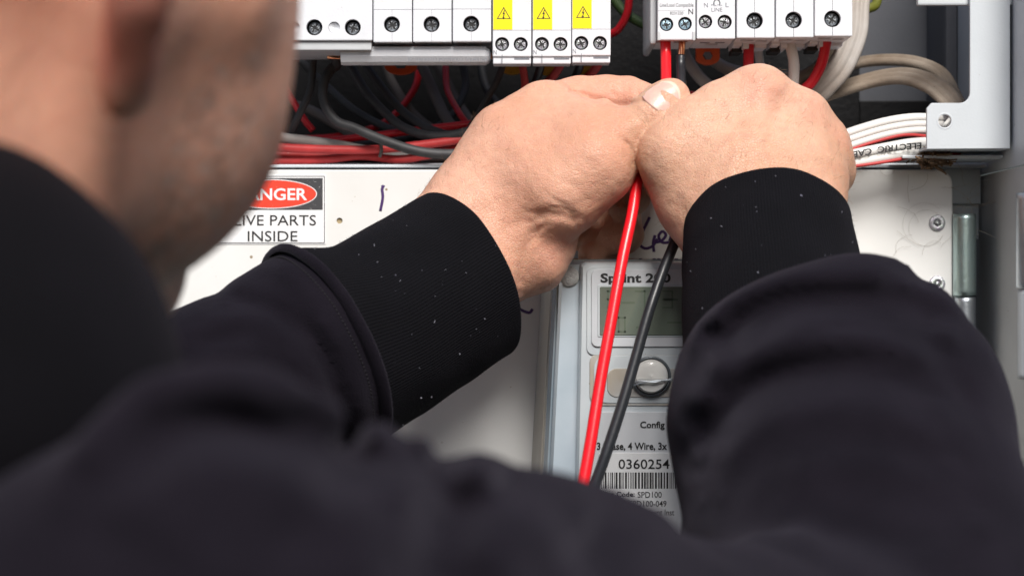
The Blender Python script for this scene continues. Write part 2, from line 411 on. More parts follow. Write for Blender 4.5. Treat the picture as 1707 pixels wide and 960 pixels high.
def relax(V, Fc, it=2, lam=.5):
    for _ in range(it):
        acc = np.zeros_like(V); cnt = np.zeros(len(V))
        for a in range(4):
            b = (a+1) % 4
            for u, v in ((a, b), (b, a)):
                cnt += np.bincount(Fc[:, u], minlength=len(V))
                for c in range(3): acc[:, c] += np.bincount(Fc[:, u], V[Fc[:, v], c], minlength=len(V))
        V = V+lam*(acc/np.maximum(cnt, 1)[:, None]-V)
    return V
def nrm(v): v = np.asarray(v, float); return v/np.linalg.norm(v)


def X(px, d): return (px-853.5)/F*d
def Z(py, d): return (480-py)/F*d
def pbox(name, x0, y0, x1, y1, d0, d1, m, parent, bev=.5, loc=None):
    """box whose front face (distance d0) fills the photo rectangle x0,y0,x1,y1; d1 = back"""
    return box(name, X(x0, d0), X(x1, d0), d0, d1, Z(y1, d0), Z(y0, d0), m, parent, bev, loc)

# ------------------------------------------------------------------ cabinet
cab = thing('switchboard_cabinet', 'pale grey steel switchboard cabinet with corner bracket and zinc hinges', 'cabinet', P(1640, 900, 930))
XW = 227.0
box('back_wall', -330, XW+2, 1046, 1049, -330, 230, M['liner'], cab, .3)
box('side_wall', XW, XW+2, 866, 1046.5, Z(287, 929), 230, M['frame'], cab, .3)
box('side_wall', XW+.6, XW+2.6, 866, 1046, -330, Z(287, 929)-.3, M['wall'], cab, .3)
box('side_wall', -332, -330, 866, 1046.5, -330, 230, M['wall'], cab, .3)
box('front_flange', XW+.2, XW+40, 863, 865, -330, 230, M['frame'], cab, .4)
# inner liner step seen at the right of the compartment
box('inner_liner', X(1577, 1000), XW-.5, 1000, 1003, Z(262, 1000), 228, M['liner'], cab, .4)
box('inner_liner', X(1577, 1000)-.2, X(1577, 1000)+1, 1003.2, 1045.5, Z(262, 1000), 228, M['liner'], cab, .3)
box('cross_rail', -330, XW-.8, 952, 957, Z(296, 952)-30, Z(272, 952), M['frame'], cab, .8)
box('cross_rail_lip', -330, XW-1, 936, 951.8, Z(274, 936)-1.6, Z(274, 936)-.1, M['frame'], cab, .4)
box('backing_board', -330, X(1432, 1040), 1038, 1042, Z(300, 1038), 228, M['blackboard'], cab, .5)
box('backing_board', X(1432, 1040)+.2, X(1560, 1040)-2, 1038.5, 1041.5, Z(300, 1038), Z(168, 1038), M['blackboard'], cab, .5)
box('din_rail', -200, X(1010, 945), 944, 951, Z(20, 945)-4, Z(20, 945)+20, M['zinc2'], cab, .5)
box('din_rail', X(1105, 945), X(1425, 945), 944, 951, Z(20, 945)-4, Z(20, 945)+20, M['zinc2'], cab, .5)
pbox('top_bracket', 1530, -60, 1700, 9, 893, 897, M['frame'], cab, .8)
# L-shaped mounting bracket with chamfered foot
d = 890
pts = [(1617,-90),(1684,-90),(1684,248),(1545,249),(1545,181),(1553,172),(1600,172)]
for a in range(0, 91, 18): pts.append((1600+17*math.sin(math.radians(a)), 172-17+17*math.cos(math.radians(a))))
poly = [(X(x, d), Z(y, d)) for x, y in pts]
bk = prism('mounting_bracket', poly, d, d+2, M['frame'], cab, bev=.45)
cut = cyl_y('cut', X(1575, d), Z(202, d), 11/F*d, d-5, d+8, M['dark'])
boolean_cut(bk, [cut])
x0, x1 = X(1546, d), X(1683, d)
box('bracket_return', x0+.3, x1-.3, d+2.05, d+42, Z(249, d)+.1, Z(249, d)+1.7, M['frame'], bk, .4)
box('bracket_return', x1-1.8, x1-.1, d+2.05, d+40, Z(247, d)+2, 200, M['frame'], bk, .4)
ring_p = [(11.2, 0), (12.6, .12), (14, .02)]
V, Fc = [], []
for j, (r, b) in enumerate(ring_p):
    for i in range(36):
        a = 2*math.pi*i/36; V.append((X(1575, d)+r/F*d*math.cos(a), d-.05-b, Z(202, d)+r/F*d*math.sin(a)))
for j in range(2):
    for i in range(36): Fc.append((j*36+i, j*36+(i+1) % 36, (j+1)*36+(i+1) % 36, (j+1)*36+i))
mesh('hole_rim', V, Fc, M['frame'], bk)
tube('light_stub', [P(1572, 212, 900), P(1579, 204, 906), P(1586, 196, 912)], .9, M['white'], bk)
# hinges
def hinge(px, w, y0, y1, y2, d, mats, hx):
    h = tube('hinge', [(X(px, d), d, Z(y1, d)), (X(px, d), d, (Z(y0, d)+Z(y1, d))/2), (X(px, d), d, Z(y0, d))], w/2/F*d, mats[0], cab, k=28)
    tube('hinge_pin', [(X(px, d)+.3, d+.4, Z(y2, d)), (X(px, d)+.3, d+.4, (Z(y1, d)+Z(y2, d))/2), (X(px, d)+.3, d+.4, Z(y1, d)-.35)], w/2/F*d*.92, mats[1], h, k=28)
    box('hinge_leaf', X(px, d)+hx[0], X(px, d)+hx[1], d+w/2/F*d*.5, d+w/2/F*d*.5+1.6, Z(y2, d)-2, Z(y0, d)-2, mats[1], h, .3)
    return h
hinge(1608, 38, 357, 493, 640, 926, (M['zinc'], M['zinc2']), (-8, 3))
h2 = hinge(1717, 46, 322, 480, 632, 872, (M['zinc2'], M['frame']), (-2, 6))
box('hinge_slot', X(1575, 957), XW-.6, 958.5, 959, -330, Z(330, 957), M['slot'], cab, .05)
box('post', X(1575, 948), XW-.9, 948, 951.5, Z(340, 948), Z(279, 948), M['frame'], cab, .4)
box('sill_channel', X(1490, 925), XW-.9, 905, 936, Z(268, 925)-.2, Z(268, 925)+1.2, M['frame'], cab, .4)

# ------------------------------------------------------------------ white panel
pd = 928
pan = thing('white_cover_panel', 'white steel cover panel with rivets and purple handwriting, below the breakers', 'panel', P(1150, 900, pd))
x0, x1, zt, zb = -325, X(1588, pd), Z(283, pd), -330
pl = rrect(x0, x1, zb, zt, 25/F*pd)
sheet = prism('panel_sheet', pl, pd, pd+6, M['panel'], pan, bev=.8)
boolean_cut(sheet, [cyl_y('cut', X(566, pd), Z(368, pd), 5/F*pd, pd-5, pd+4.5, M['dark'])])
mesh('drilled_hole', [(X(566, pd)+1.42*math.cos(a), pd+1.0, Z(368, pd)+1.42*math.sin(a)) for a in np.linspace(0, 6.283, 20, endpoint=False)], [list(range(20))[::-1]], mat('hole_rust', (.34,.27,.16), .8), pan, False)
def lathe_y(name, c, prof, m, parent, n=32, mi=None, loc=None):
    """prof [(r, dy)] around the Y axis at c"""
    V, Fc = [], []
    for r, dy in prof:
        for i in range(n):
            a = 2*math.pi*i/n; V.append((c[0]+r*math.cos(a), c[1]+dy, c[2]+r*math.sin(a)))
    for j in range(len(prof)-1):
        for i in range(n): Fc.append((j*n+i, (j+1)*n+i, (j+1)*n+(i+1) % n, j*n+(i+1) % n))
    Fc.append([(len(prof)-1)*n+i for i in range(n)])
    return mesh(name, V, Fc, m, parent, True, loc=loc)
for (px, py) in ((1562, 372), (1562, 473)):
    c = P(px, py, pd); rv = lathe_y('rivet', c, [(3.9, 0), (3.9, -.5), (3.5, -.95), (2.6, -1.25), (1.75, -1.2), (1.5, -.8)], M['screw_green'], pan)
    lathe_y('rivet_hole', c, [(1.48, -.85), (1.2, -.35), (.1, -.3)], M['dark'], rv)
for st_ in ([[(640,309),(637,316),(638,330),(634,352)], [(857,496),(858,506),(868,516),(882,521),(888,515)], [(640,310),(636,312)],
         [(1083,362),(1072,385),(1066,405),(1075,414),(1088,410),(1096,398)], [(1056,414),(1063,408),(1070,396)],
         [(1092,392),(1089,404),(1090,420)], [(1088,404),(1102,402),(1110,392),(1104,386),(1098,394),(1104,404),(1116,404)],
         [(1116,402),(1120,392),(1128,396),(1130,410)]]): strokes([st_], 1.35, pd-.05, M['marker'], pan)

# warning sign
d = pd-.35
sg = thing('warning_sign', 'rectangular white sticker with red DANGER oval and LIVE PARTS INSIDE, on the white panel', 'sign', P(450, 408, pd))
pbox('sign_sheet', 359, 292, 543, 407, d, pd-.02, M['signw'], sg, .1)
def frame_rect(name, x0, y0, x1, y1, t, d, m, parent):
    V = [P(x, y, d) for x, y in ((x0,y0),(x1,y0),(x1,y1),(x0,y1),(x0+t,y0+t),(x1-t,y0+t),(x1-t,y1-t),(x0+t,y1-t))]
    return mesh(name, V, [(i, i+4, (i+1) % 4+4, (i+1) % 4) for i in range(4)], m, parent, False)
frame_rect('border', 360.5, 293.5, 541.5, 405.5, 1.3, d-.06, M['signk'], sg)
pbox('black_field', 365, 297, 538, 350, d-.10, d-.03, M['signk'], sg, .01)
def oval(name, cx, cy, rx, ry, d, m, parent):
    return mesh(name, [P(cx+rx*math.cos(a), cy+ry*math.sin(a), d) for a in np.linspace(0, 2*math.pi, 72, endpoint=False)], [list(range(72))], m, parent, False)
oval('oval_edge', 451.5, 323.5, 77, 24.6, d-.14, M['signw'], sg); oval('red_oval', 451.5, 323.5, 75.6, 23.2, d-.18, M['signr'], sg)
text('DANGER', (391, 314, 512, 334), d-.12, M['signw'], sg, bold=.018)
text('LIVE PARTS', (391, 358.5, 527, 376), d-.05, M['ink'], sg, bold=.004)
text('INSIDE', (413, 385, 496, 402.5), d-.05, M['ink'], sg, bold=.004)

# ------------------------------------------------------------------ electricity meter
mt = thing('electricity_meter', 'grey electricity meter under a clear cover, with green display and barcode label', 'electricity meter', P(1130, 1000, pd-.5))
def loft(name, loops, m, parent, cap=True, smooth=False):
    n = len(loops[0]); V = [p for l in loops for p in l]
    Fc = [(j*n+i, j*n+(i+1) % n, (j+1)*n+(i+1) % n, (j+1)*n+i) for j in range(len(loops)-1) for i in range(n)]
    if cap: Fc += [[(len(loops)-1)*n+i for i in range(n)], list(range(n))[::-1]]
    bm = bmesh.new(); vs = [bm.verts.new(tuple(v)) for v in V]
    for f in Fc: bm.faces.new([vs[i] for i in f])
    bmesh.ops.recalc_face_normals(bm, faces=bm.faces)
    return from_bm(name, bm, m, parent, smooth)
def prect(x0, y0, x1, y1, r, d, xb=None, n=6):
    """rounded rect in photo px at distance d, optional different left edge at the bottom (taper)"""
    pts = rrect(x0, x1, -y1, -y0, r, n); out = []
    for a, b in pts:
        if xb is not None: t = (-b-y0)/(y1-y0); w = (x1-a)/(x1-x0); a = a+(xb-x0)*t*w
        out.append(P(a, -b, d))
    return out
TY, BY, RX = 431, 1010, 1392
loft('meter_base', [prect(905, TY+2, RX+6, BY+10, 10, pd-.6, 872), prect(917, TY+4, RX+4, BY+6, 12, 903, 882), prect(921, TY+6, RX+3, BY+5, 12, 896, 887)], M['meterbase'], mt)
loft('cover_rim', [prect(921, TY+1, RX+4, BY+4, 10, 895.8, 891), prect(924, TY-.5, RX+3, BY+2, 12, 884, 894), prect(930, TY+1.5, RX, BY-1, 12, 879, 901)], M['meterrim'], mt)
cov = loft('cover_flange', [prect(931, TY+3, RX-1, BY, 12, 884, 902), prect(934, TY+5, RX-4, BY-4, 13, 876.5, 906), prect(939, TY+10, RX-8, BY-9, 12, 874, 911)], M['meterstrip'], mt)
loft('raised_cover', [prect(966, TY+4, RX-16, BY-12, 8, 874.2, 955), prect(969, TY+6, RX-18, BY-14, 8, 870.5, 958), prect(972, TY+9, RX-20, BY-16, 8, 868.6, 961)], M['meterc'], mt)
def plate(name, x0, y0, x1, y1, r, d, t, m, parent, xb=None):
    return loft(name, [prect(x0, y0, x1, y1, r, d+t, xb), prect(x0, y0, x1, y1, r, d+.2, xb), prect(x0+.8, y0+.8, x1-.8, y1-.8, r, d, None if xb is None else xb+.8)], m, parent)
plate('label_frame', 978, 444, 1330, 592, 12, 867.9, .8, M['meterc'], mt)
plate('name_plate', 986, 449, 1322, 578, 10, 867.1, .9, M['meterl'], mt)
plate('display_bezel', 996, 474, 1302, 562, 3, 866.8, .5, M['meterc'], mt)
lc = plate('display', 1000, 478, 1298, 559, 2, 866.45, .5, M['lcd'], mt)
# LCD digits: seven-segment strokes, faint
def seg(x, y, w, h, on):
    t = 2.6; S = {'a': (x, y, x+w, y+t), 'd': (x, y+h-t, x+w, y+h), 'g': (x, y+h/2-t/2, x+w, y+h/2+t/2), 'f': (x, y, x+t, y+h/2),
         'b': (x+w-t, y, x+w, y+h/2), 'e': (x, y+h/2, x+t, y+h), 'c': (x+w-t, y+h/2, x+w, y+h)}
    return [S[c] for c in on]
rects = []
for i, on in enumerate(('abcdefg', 'abc', 'abgcd', 'acdfg', 'abcdef', 'bcfg')): rects += seg(1012+i*46, 484, 18, 30, on)
rects += seg(1030, 528, 13, 26, 'abcdef') + [(1010, 518, 1022, 521), (1036, 503, 1058, 506), (1112, 536, 1136, 539), (1106, 498, 1130, 501), (1060, 544, 1076, 547)]
V, Fc = [], []
for a, b, c_, e in rects:
    k = len(V); V += [P(a, b, 866.38), P(c_, b, 866.38), P(c_, e, 866.38), P(a, e, 866.38)]; Fc.append((k, k+1, k+2, k+3))
mesh('digits', V, Fc, M['seg'], lc, False)
text('Sprint 200', (1001, 455.5, 1118, 475.5), 867.0, M['ink'], mt, bold=.03)
# recess with button
plate('button_recess', 983, 588, 1320, 676, 16, 868.0, .6, M['meterd'], mt)
plate('raised_rim', 990, 592, 1310, 672, 22, 867.6, .5, M['meterc'], mt)
plate('button_channel', 1012, 614, 1290, 662, 16, 867.2, .5, M['meterd'], mt)
bc = P(1085, 627, 867)
lathe_y('button_ring', bc, [(8.9, 0), (8.9, -1.2), (8.6, -1.7), (8.1, -1.8), (7.8, -1.4), (7.7, 0)], M['ring'], mt, 40)
bt = lathe_y('button', bc, [(7.5, 0), (7.5, -2.2), (7.1, -3.0), (6, -3.6), (4, -4.05), (2, -4.2), (.1, -4.25)], M['button'], mt, 40)
V = []; 
low = [(bc[0]+7.2*math.cos(a), bc[1]-3.3+.0, bc[2]+7.2*math.sin(a)) for a in np.linspace(math.pi*1.04, math.pi*1.96, 20)]
loft('button_lens', [[(x, bc[1]-1.5, z) for x, y, z in low], [(bc[0]+(x-bc[0])*.93, bc[1]-4.3, bc[2]+(z-bc[2])*.93) for x, y, z in low]], M['lens'], bt)
tube('seal_wire', [P(1050, 640, 863.0), P(1068, 635, 861.5), P(1090, 637, 861.2), P(1115, 632, 862), P(1160, 628, 864)], .32, M['zinc2'], mt)
tube('seal_wire', [P(1052, 643, 863.2), P(1075, 637.5, 861.4), P(1100, 634, 861.4), P(1130, 634, 862.4), P(1165, 631, 864)], .3, M['zinc2'], mt)
# seal screw under the flange
sc = P(949, 461, 873.9)
ss = lathe_y('cover_screw', sc, [(4.5, 0), (4.5, -.8), (4.1, -1.3), (1.2, -1.35), (.1, -1.35)], mat('frosted_screw', (.62,.62,.60), .35, .3, var=.3, vscale=900, bump=.6, bscale=1600), mt, 30)
# lower labels
plate('lower_plate', 982, 686, 1330, 968, 8, 867.4, 1.0, M['meterl'], mt, 978)
plate('barcode_label', 998, 754, 1240, 962, 3, 867.0, .3, M['meterw'], mt)
text('Config', (1067, 702, 1108, 716.5), 867.3, M['ink'], mt, bold=.024)
text('3 Phase, 4 Wire, 3x', (995, 737, 1112, 751.5), 867.3, M['ink'], mt, bold=.024)
text('0360254', (1031, 765, 1116, 781), 866.9, M['ink'], mt, bold=.006)
text('Type Code:', (998, 819, 1058, 830), 866.9, M['ink'], mt, bold=.024)
text('SPD100', (1063, 819, 1103, 829), 866.9, M['ink'], mt, bold=.006)
text('SPD100-049', (1049, 834, 1111, 844), 866.9, M['ink'], mt, bold=.006)
text('Measurement Inst', (1042, 848.5, 1124, 858.5), 866.9, M['ink'], mt, bold=.006)
text('43', (1076, 863, 1088, 872), 866.9, M['ink'], mt, bold=.006)
rb = random.Random(3); V, Fc = [], []; x = 1002
while x < 1190:
    w = rb.choice((1.1, 1.1, 2.2, 3.0)); k = len(V)
    V += [P(x, 787, 866.85), P(x+w, 787, 866.85), P(x+w, 814, 866.85), P(x, 814, 866.85)]; Fc.append((k, k+1, k+2, k+3)); x += w+rb.choice((1.1, 1.5, 2.4))
mesh('barcode', V, Fc, M['ink'], mt, False)

# ------------------------------------------------------------------ breakers
BD = 900.0; PX = BD/F       # mm per photo pixel at the breaker faces
def profile_body(w, zb, m, root, name='body', nose=30, under=(46, -6), bev=.55, lip=0, holes=(), wells=()):
    """side profile extruded across the width; z=0 at face bottom, y=0 at the face"""
    L = wl(root); x0, x1 = -w/2+.12, w/2-.12
    pr = [(0, 0), (0, nose), (-7, nose+5), (-7, 58), (0, 62), (0, 84), (58, 84), (58, under[1]+9), (under[0], under[1])]
    if lip: pr = [(1.0, -lip), (1.0, -lip*.15), (0, 0)] + pr[1:-1] + [(under[0], under[1])]
    bm = bmesh.new()
    a = [bm.verts.new((L[0]+x0, L[1]+y, L[2]+z)) for y, z in pr]; b = [bm.verts.new((L[0]+x1, L[1]+y, L[2]+z)) for y, z in pr]
    bm.faces.new(a[::-1]); bm.faces.new(b)
    for i in range(len(pr)): bm.faces.new((a[i], a[(i+1) % len(pr)], b[(i+1) % len(pr)], b[i]))
    bmesh.ops.recalc_face_normals(bm, faces=bm.faces)
    bmesh.ops.bevel(bm, geom=list(bm.edges), offset=bev, segments=2, affect='EDGES', profile=.6)
    o = from_bm(name, bm, [m], root)
    cs = [cyl_y('cut', L[0]+hx, L[2]+hz, hr, L[1]-2, L[1]+9, M['plastic']) for hx, hz, hr in holes]
    for (wx, wy, wr) in wells:                      # terminal entries in the underside
        cs.append(box('cut', L[0]+wx-wr, L[0]+wx+wr, L[1]+wy-wr, L[1]+wy+wr*1.2, L[2]-20, L[2]+4, M['dark'], None, .2))
    if cs: boolean_cut(o, cs)
    return o
def screw(root, hx, hz, hr, m, depth=3.0, rot=20, rim=None):
    L = wl(root); c = (L[0]+hx, L[1]+depth, L[2]+hz)
    s = lathe_y('terminal_screw', c, [(hr*.80, 3), (hr*.80, .2), (hr*.72, -.25), (hr*.3, -.35), (.05, -.36)], m, root, 20, loc=c)
    bm = bmesh.new()
    for k in (0, 1):
        a = math.radians(rot+90*k); ca, sa = math.cos(a), math.sin(a); l_, w = hr*.62, hr*.11
        q = [(-l_, -w), (l_, -w), (l_, w), (-l_, w)]
        vs = [bm.verts.new((c[0]+ca*u-sa*v, c[1]-.42-.02*k, c[2]+sa*u+ca*v)) for u, v in q]; bm.faces.new(vs)
    for k in (0, 1):
        a = math.radians(rot+45+90*k); ca, sa = math.cos(a), math.sin(a); l_, w = hr*.5, hr*.05
        vs = [bm.verts.new((c[0]+ca*u-sa*v, c[1]-.40-.005*k, c[2]+sa*u+ca*v)) for u, v in [(-l_, -w), (l_, -w), (l_, w), (-l_, w)]]; bm.faces.new(vs)
    from_bm('screw_slot', bm, M['dark'], s)
    # dark well behind the head
    lathe_y('screw_well', (c[0], c[1]+1.5, c[2]), [(hr*.985, 3), (hr*.985, -3.6+1.6), (hr*.97, 0), (hr*.8, .1), (.05, .1)], M['dark'], s, 24)
    return s
def toggle(root, w, m):
    L = wl(root); t = box('toggle', L[0]-w*.32, L[0]+w*.32, L[1]-13, L[1]-6, L[2]+44, L[2]+52, m, root, .8); return t
def copy_tree(o, delta, label):
    c = o.copy(); C.objects.link(c); c.location = o.location+Vector(delta)*.001; LOC[c.name] = wl(o)+np.asarray(delta); c['label'] = label
    for ch in list(o.children):
        k = ch.copy(); C.objects.link(k); k.parent = c; LOC[k.name] = wl(ch)+np.asarray(delta)
        if ch.name.startswith('terminal_screw'): k.rotation_euler[1] = float(rng.uniform(-.7, .7))
        for g in list(ch.children):
            q = g.copy(); C.objects.link(q); q.parent = k; LOC[q.name] = wl(g)+np.asarray(delta)
    return c
def seam(root, x, z0, z1, w=.25):
    L = wl(root); return box('seam', L[0]+x-w/2, L[0]+x+w/2, L[1]-.03, L[1]+.4, L[2]+z0, L[2]+z1, M['greyink'], root, .01)
def hseam(root, x0, x1, z, w=.25):
    L = wl(root); return box('seam', L[0]+x0, L[0]+x1, L[1]-.03, L[1]+.4, L[2]+z-w/2, L[2]+z+w/2, M['greyink'], root, .01)

# left group: wide switch, then three singles, then three with warning stickers
def cen(x0, x1, yb): return np.array([X((x0+x1)/2, BD), BD, Z(yb, BD)])
r = thing('main_switch', 'wide white switch with two dark screws and white plug, left end of breaker row', 'switch', cen(458, 621, 68))
w = 163*PX
hl = [((524-539.5)*PX, (68-46)*PX, 13.5*PX), ((588-539.5)*PX, (68-46)*PX, 13.5*PX), ((557-539.5)*PX, (68-46)*PX, 9.5*PX), ((490-539.5)*PX, (68-46)*PX, 9.5*PX)]
profile_body(w, 0, M['plastic'], r, holes=hl, under=(26, .5))
for h in hl[:2]: screw(r, *h, M['screw'], rot=rng.integers(0, 90))
for h in hl[2:]: lathe_y('plug', (wl(r)[0]+h[0], wl(r)[1]+.6, wl(r)[2]+h[1]), [(h[2]*.98, 2), (h[2]*.96, 0), (h[2]*.7, .5), (h[2]*.4, 1.0), (.05, 1.1)], M['plastic'], r, 24)
box('terminal_shroud', wl(r)[0]-w/2+1, wl(r)[0]+w/2-.6, BD+1.5, BD+40, wl(r)[2]-4.2, wl(r)[2]-.05, M['plastic2'], r, .5)
box('toggle', wl(r)[0]-9, wl(r)[0]+9, BD-13, BD-6, wl(r)[2]+44, wl(r)[2]+52, M['ink'], r, .8)

w = 65.3*PX
r = thing('circuit_breaker', 'white single breaker with one dark screw, nearest the wide switch in the left row', 'circuit breaker', cen(622, 687, 71), 'single breakers in the left row')
profile_body(w, 0, M['plastic'], r, holes=[(-1.2*PX, 30*PX, 13.5*PX)], under=(26, .5), wells=[(0, 16, 3.4)])
screw(r, -1.2*PX, 30*PX, 13.5*PX, M['screw'], rot=35)
seam(r, -1*PX, .5, 16*PX, .12); hseam(r, -w/2+.3, w/2-.3, 54.5*PX, .2); seam(r, -1*PX, 45*PX, 54*PX, .12)
toggle(r, w, M['plastic2'])
copy_tree(r, ((720.5-654.5)*PX, .35, .15), 'middle one of three white single breakers between wide switch and yellow stickers')
copy_tree(r, ((786.7-654.5)*PX, 0, .25), 'white single breaker with one dark screw, just left of the breakers with yellow stickers')

w = 65.5*PX
r = thing('circuit_breaker', 'white breaker with yellow lightning sticker, leftmost of the three with stickers', 'circuit breaker', cen(821, 886, 95), 'breakers with yellow warning stickers')
L = wl(r)
hl = [((837-853.5)*PX, 21*PX, 11.8*PX), ((868-853.5)*PX, 21*PX, 11.8*PX)]
profile_body(w, 0, M['plastic'], r, holes=hl, lip=0, under=(30, 0), nose=36)
for i, h in enumerate(hl): screw(r, *h, M['screw_green'], depth=2.0, rot=(15, 55)[i])
hseam(r, -w/2+.3, w/2-.3, (95-51)*PX, .18)
st = box('warning_sticker', L[0]-w/2+.4, L[0]-w/2+.4+32*PX, BD-.12, BD+.1, L[2]+45*PX, L[2]+104*PX, M['yellow'], r, .03)
tx, tz = L[0]-w/2+.4+17.5*PX, L[2]+(95-22)*PX
V, Fc = [], []
tri = lambda s: [(tx+s*math.cos(a), tz-1.0+s*math.sin(a)) for a in (math.pi/2, math.pi*7/6, math.pi*11/6)]
for s in (13.6*PX, 10.9*PX): V += [(a, BD-.16, b) for a, b in tri(s)]
Fc += [(i, (i+1) % 3, 3+(i+1) % 3, 3+i) for i in range(3)]
k = len(V); bolt = [(.5, 2.6), (-.9, -.1), (-.1, .1), (-.4, -1.5), (-.95, -1.2), (-.3, -2.9), (.6, -1.5), (.12, -1.55), (.85, .9), (.1, .7), (1.0, 2.6)]
V += [(tx+a*.75, BD-.16, tz-.7+b*.85) for a, b in bolt]; Fc.append([k+i for i in range(len(bolt))])
mesh('hazard_symbol', V, Fc, M['ink'], st, False)
def ltext(body, root, x0, z0, x1, z1, m, parent=None, bold=0, name='lettering', y=-.02):
    """fit text on a breaker face in local mm"""
    L = wl(root); dd = L[1]+y
    bb = (853.5+(L[0]+x0)*F/dd, 480-(L[2]+z1)*F/dd, 853.5+(L[0]+x1)*F/dd, 480-(L[2]+z0)*F/dd)
    return text(body, bb, dd, m, parent or r, name=name, bold=bold, thick=.05)
ltext('N', r, (822.5-853.5)*PX, 3.5*PX, (828-853.5)*PX, 11*PX, M['greyink'])
box('lower_lip', L[0]-w/2+.3, L[0]+w/2-.3, BD+.8, BD+12, L[2]-3.2, L[2]-.1, M['plastic'], r, .5)
box('lip_slot', L[0]+1, L[0]+w/2-1, BD+.7, BD+2, L[2]-1.3, L[2]-.5, M['greyink'], r, .05)
seam(r, (837-853.5)*PX, -3.0, 1.0, .3)
toggle(r, w, M['plastic2'])
copy_tree(r, ((920-853.5)*PX, .4, .1), 'white breaker with yellow lightning sticker, middle one of the three with stickers')
copy_tree(r, ((985.7-853.5)*PX, 0, .5), 'white breaker with yellow lightning sticker, rightmost of the three with stickers')

# busbar cover under the singles
bb = thing('busbar_cover', 'long white plastic busbar cover strip with mirrored print, under three single breakers', 'cover strip', P(694, 108, 915))
pr = [(0, 0), (-1.6, 1.1), (-3.2, 3.6), (-3.6, 6.0), (-2.4, 8.0), (0, 8.0), (12, 8.0), (12, 1.0)]
z0 = Z(107.5, 906); x0, x1 = X(568, 906), X(818, 906)
bm = bmesh.new(); loops = []
for x, s in ((x0, 1), (x1-2.5, 1), (x1-.8, .75), (x1, .35)):
    loops.append([bm.verts.new((x, 908+y*s+(1-s)*2, z0+4+(z-4)*s)) for y, z in pr])
for a, b in zip(loops, loops[1:]):
    for i in range(len(pr)): bm.faces.new((a[i], a[(i+1) % len(pr)], b[(i+1) % len(pr)], b[i]))
bm.faces.new(loops[0]); bm.faces.new(loops[-1]); bmesh.ops.recalc_face_normals(bm, faces=bm.faces)
bar = from_bm('strip', bm, M['plastic'], bb, False)
text('SPN 848-RP2  COURBEVOIE CEDEX-FRANCE', (680, 96.5, 812, 101.5), 903.7, M['greyink'], bar, rot=1, name='print', thick=.05)
tube('comb_busbar', [(x0-8, 925, z0+6), (0.5*(x0+x1), 925, z0+6), (x1+3, 925, z0+6)], 1.6, M['copper'], bb)

# right group
def yb(x): return 66-(x-1160)*.022
r = thing('surge_module', 'white module lettered Line/Load Compatible with two bluish screws, right row', 'module', cen(1096, 1160, 67))
w = 64*PX; L = wl(r)
hl = [((1111-1128)*PX, 26*PX, 11.5*PX), ((1142-1128)*PX, 27*PX, 11.5*PX)]
profile_body(w, 0, M['plastic'], r, holes=hl, under=(36, 0), nose=32, wells=[((1109-1128)*PX, 7.5, 3.1), ((1137-1128)*PX, 7.5, 3.1)])
for i, h in enumerate(hl): screw(r, *h, M['screw_blue'], depth=1.6, rot=(10, 30)[i])
box('side_housing', L[0]-w/2-11*PX, L[0]-w/2+.05, BD+6, BD+56, L[2]-1.2, L[2]+80, M['plastic2'], r, 1.6)
for sx, q in ((-w/2, 0), (w/2-1.6, 1)):
    box('clip', L[0]+sx, L[0]+sx+1.3, BD-.8, BD+1.5, L[2]-.3, L[2]+3.9, M['plastic2'], r, .3)
hseam(r, -w/2+.3, w/2-5, (67-18.5)*PX, .12)
ltext('Line/Load Compatible', r, (1100-1128)*PX, (67-14)*PX, (1156-1128)*PX, (67-6)*PX, M['ink'], bold=0)
ltext('8231220', r, (1117-1128)*PX, (67-25)*PX, (1139-1128)*PX, (67-20)*PX, M['ink'])
ltext('N', r, (1147.5-1128)*PX, (67-24.5)*PX, (1155.5-1128)*PX, (67-15.5)*PX, M['ink'], bold=.01)
toggle(r, w, M['plastic2'])

r = thing('residual_current_breaker', 'white breaker printed N LINE L with two zinc screws, second in the right row', 'circuit breaker', cen(1161, 1226, yb(1193)))
w = 65*PX; L = wl(r); q = yb(1193)
hl = [((1176-1193.5)*PX, (q-36.5)*PX, 11.5*PX), ((1208-1193.5)*PX, (q-37)*PX, 12*PX)]
profile_body(w, 0, M['plastic'], r, holes=hl, under=(36, 0), nose=32, wells=[((1193-1193.5)*PX, 20, 3)])
for i, h in enumerate(hl): screw(r, *h, M['screw_green'], depth=1.8, rot=(40, 70)[i])
ltext('N', r, (1173.5-1193.5)*PX, (q-13)*PX, (1180-1193.5)*PX, (q-5.5)*PX, M['greyink'])
ltext('L', r, (1209.5-1193.5)*PX, (q-12.5)*PX, (1215-1193.5)*PX, (q-5)*PX, M['greyink'])
ltext('LINE', r, (1186-1193.5)*PX, (q-20)*PX, (1204-1193.5)*PX, (q-13.5)*PX, M['greyink'])
ltext('Max.Min', r, (1185.5-1193.5)*PX, (q-11)*PX, (1203.5-1193.5)*PX, (q-7.5)*PX, M['greyink'])
aw = [(L[0]+(1195-1193.5)*PX+5*PX*math.cos(a), BD-.06, L[2]+(q-6)*PX+6.5*PX*math.sin(a)) for a in np.linspace(-.3, math.pi+.3, 10)]
tube('arrow_print', aw, .28, M['greyink'], r, k=6)
for k in range(2): box('moulded_mark', L[0]-6+k*7, L[0]-1.5+k*7, BD+12, BD+16, L[2]-.06, L[2]+.3, M['greyink'], r, .1)
toggle(r, w, M['plastic2'])

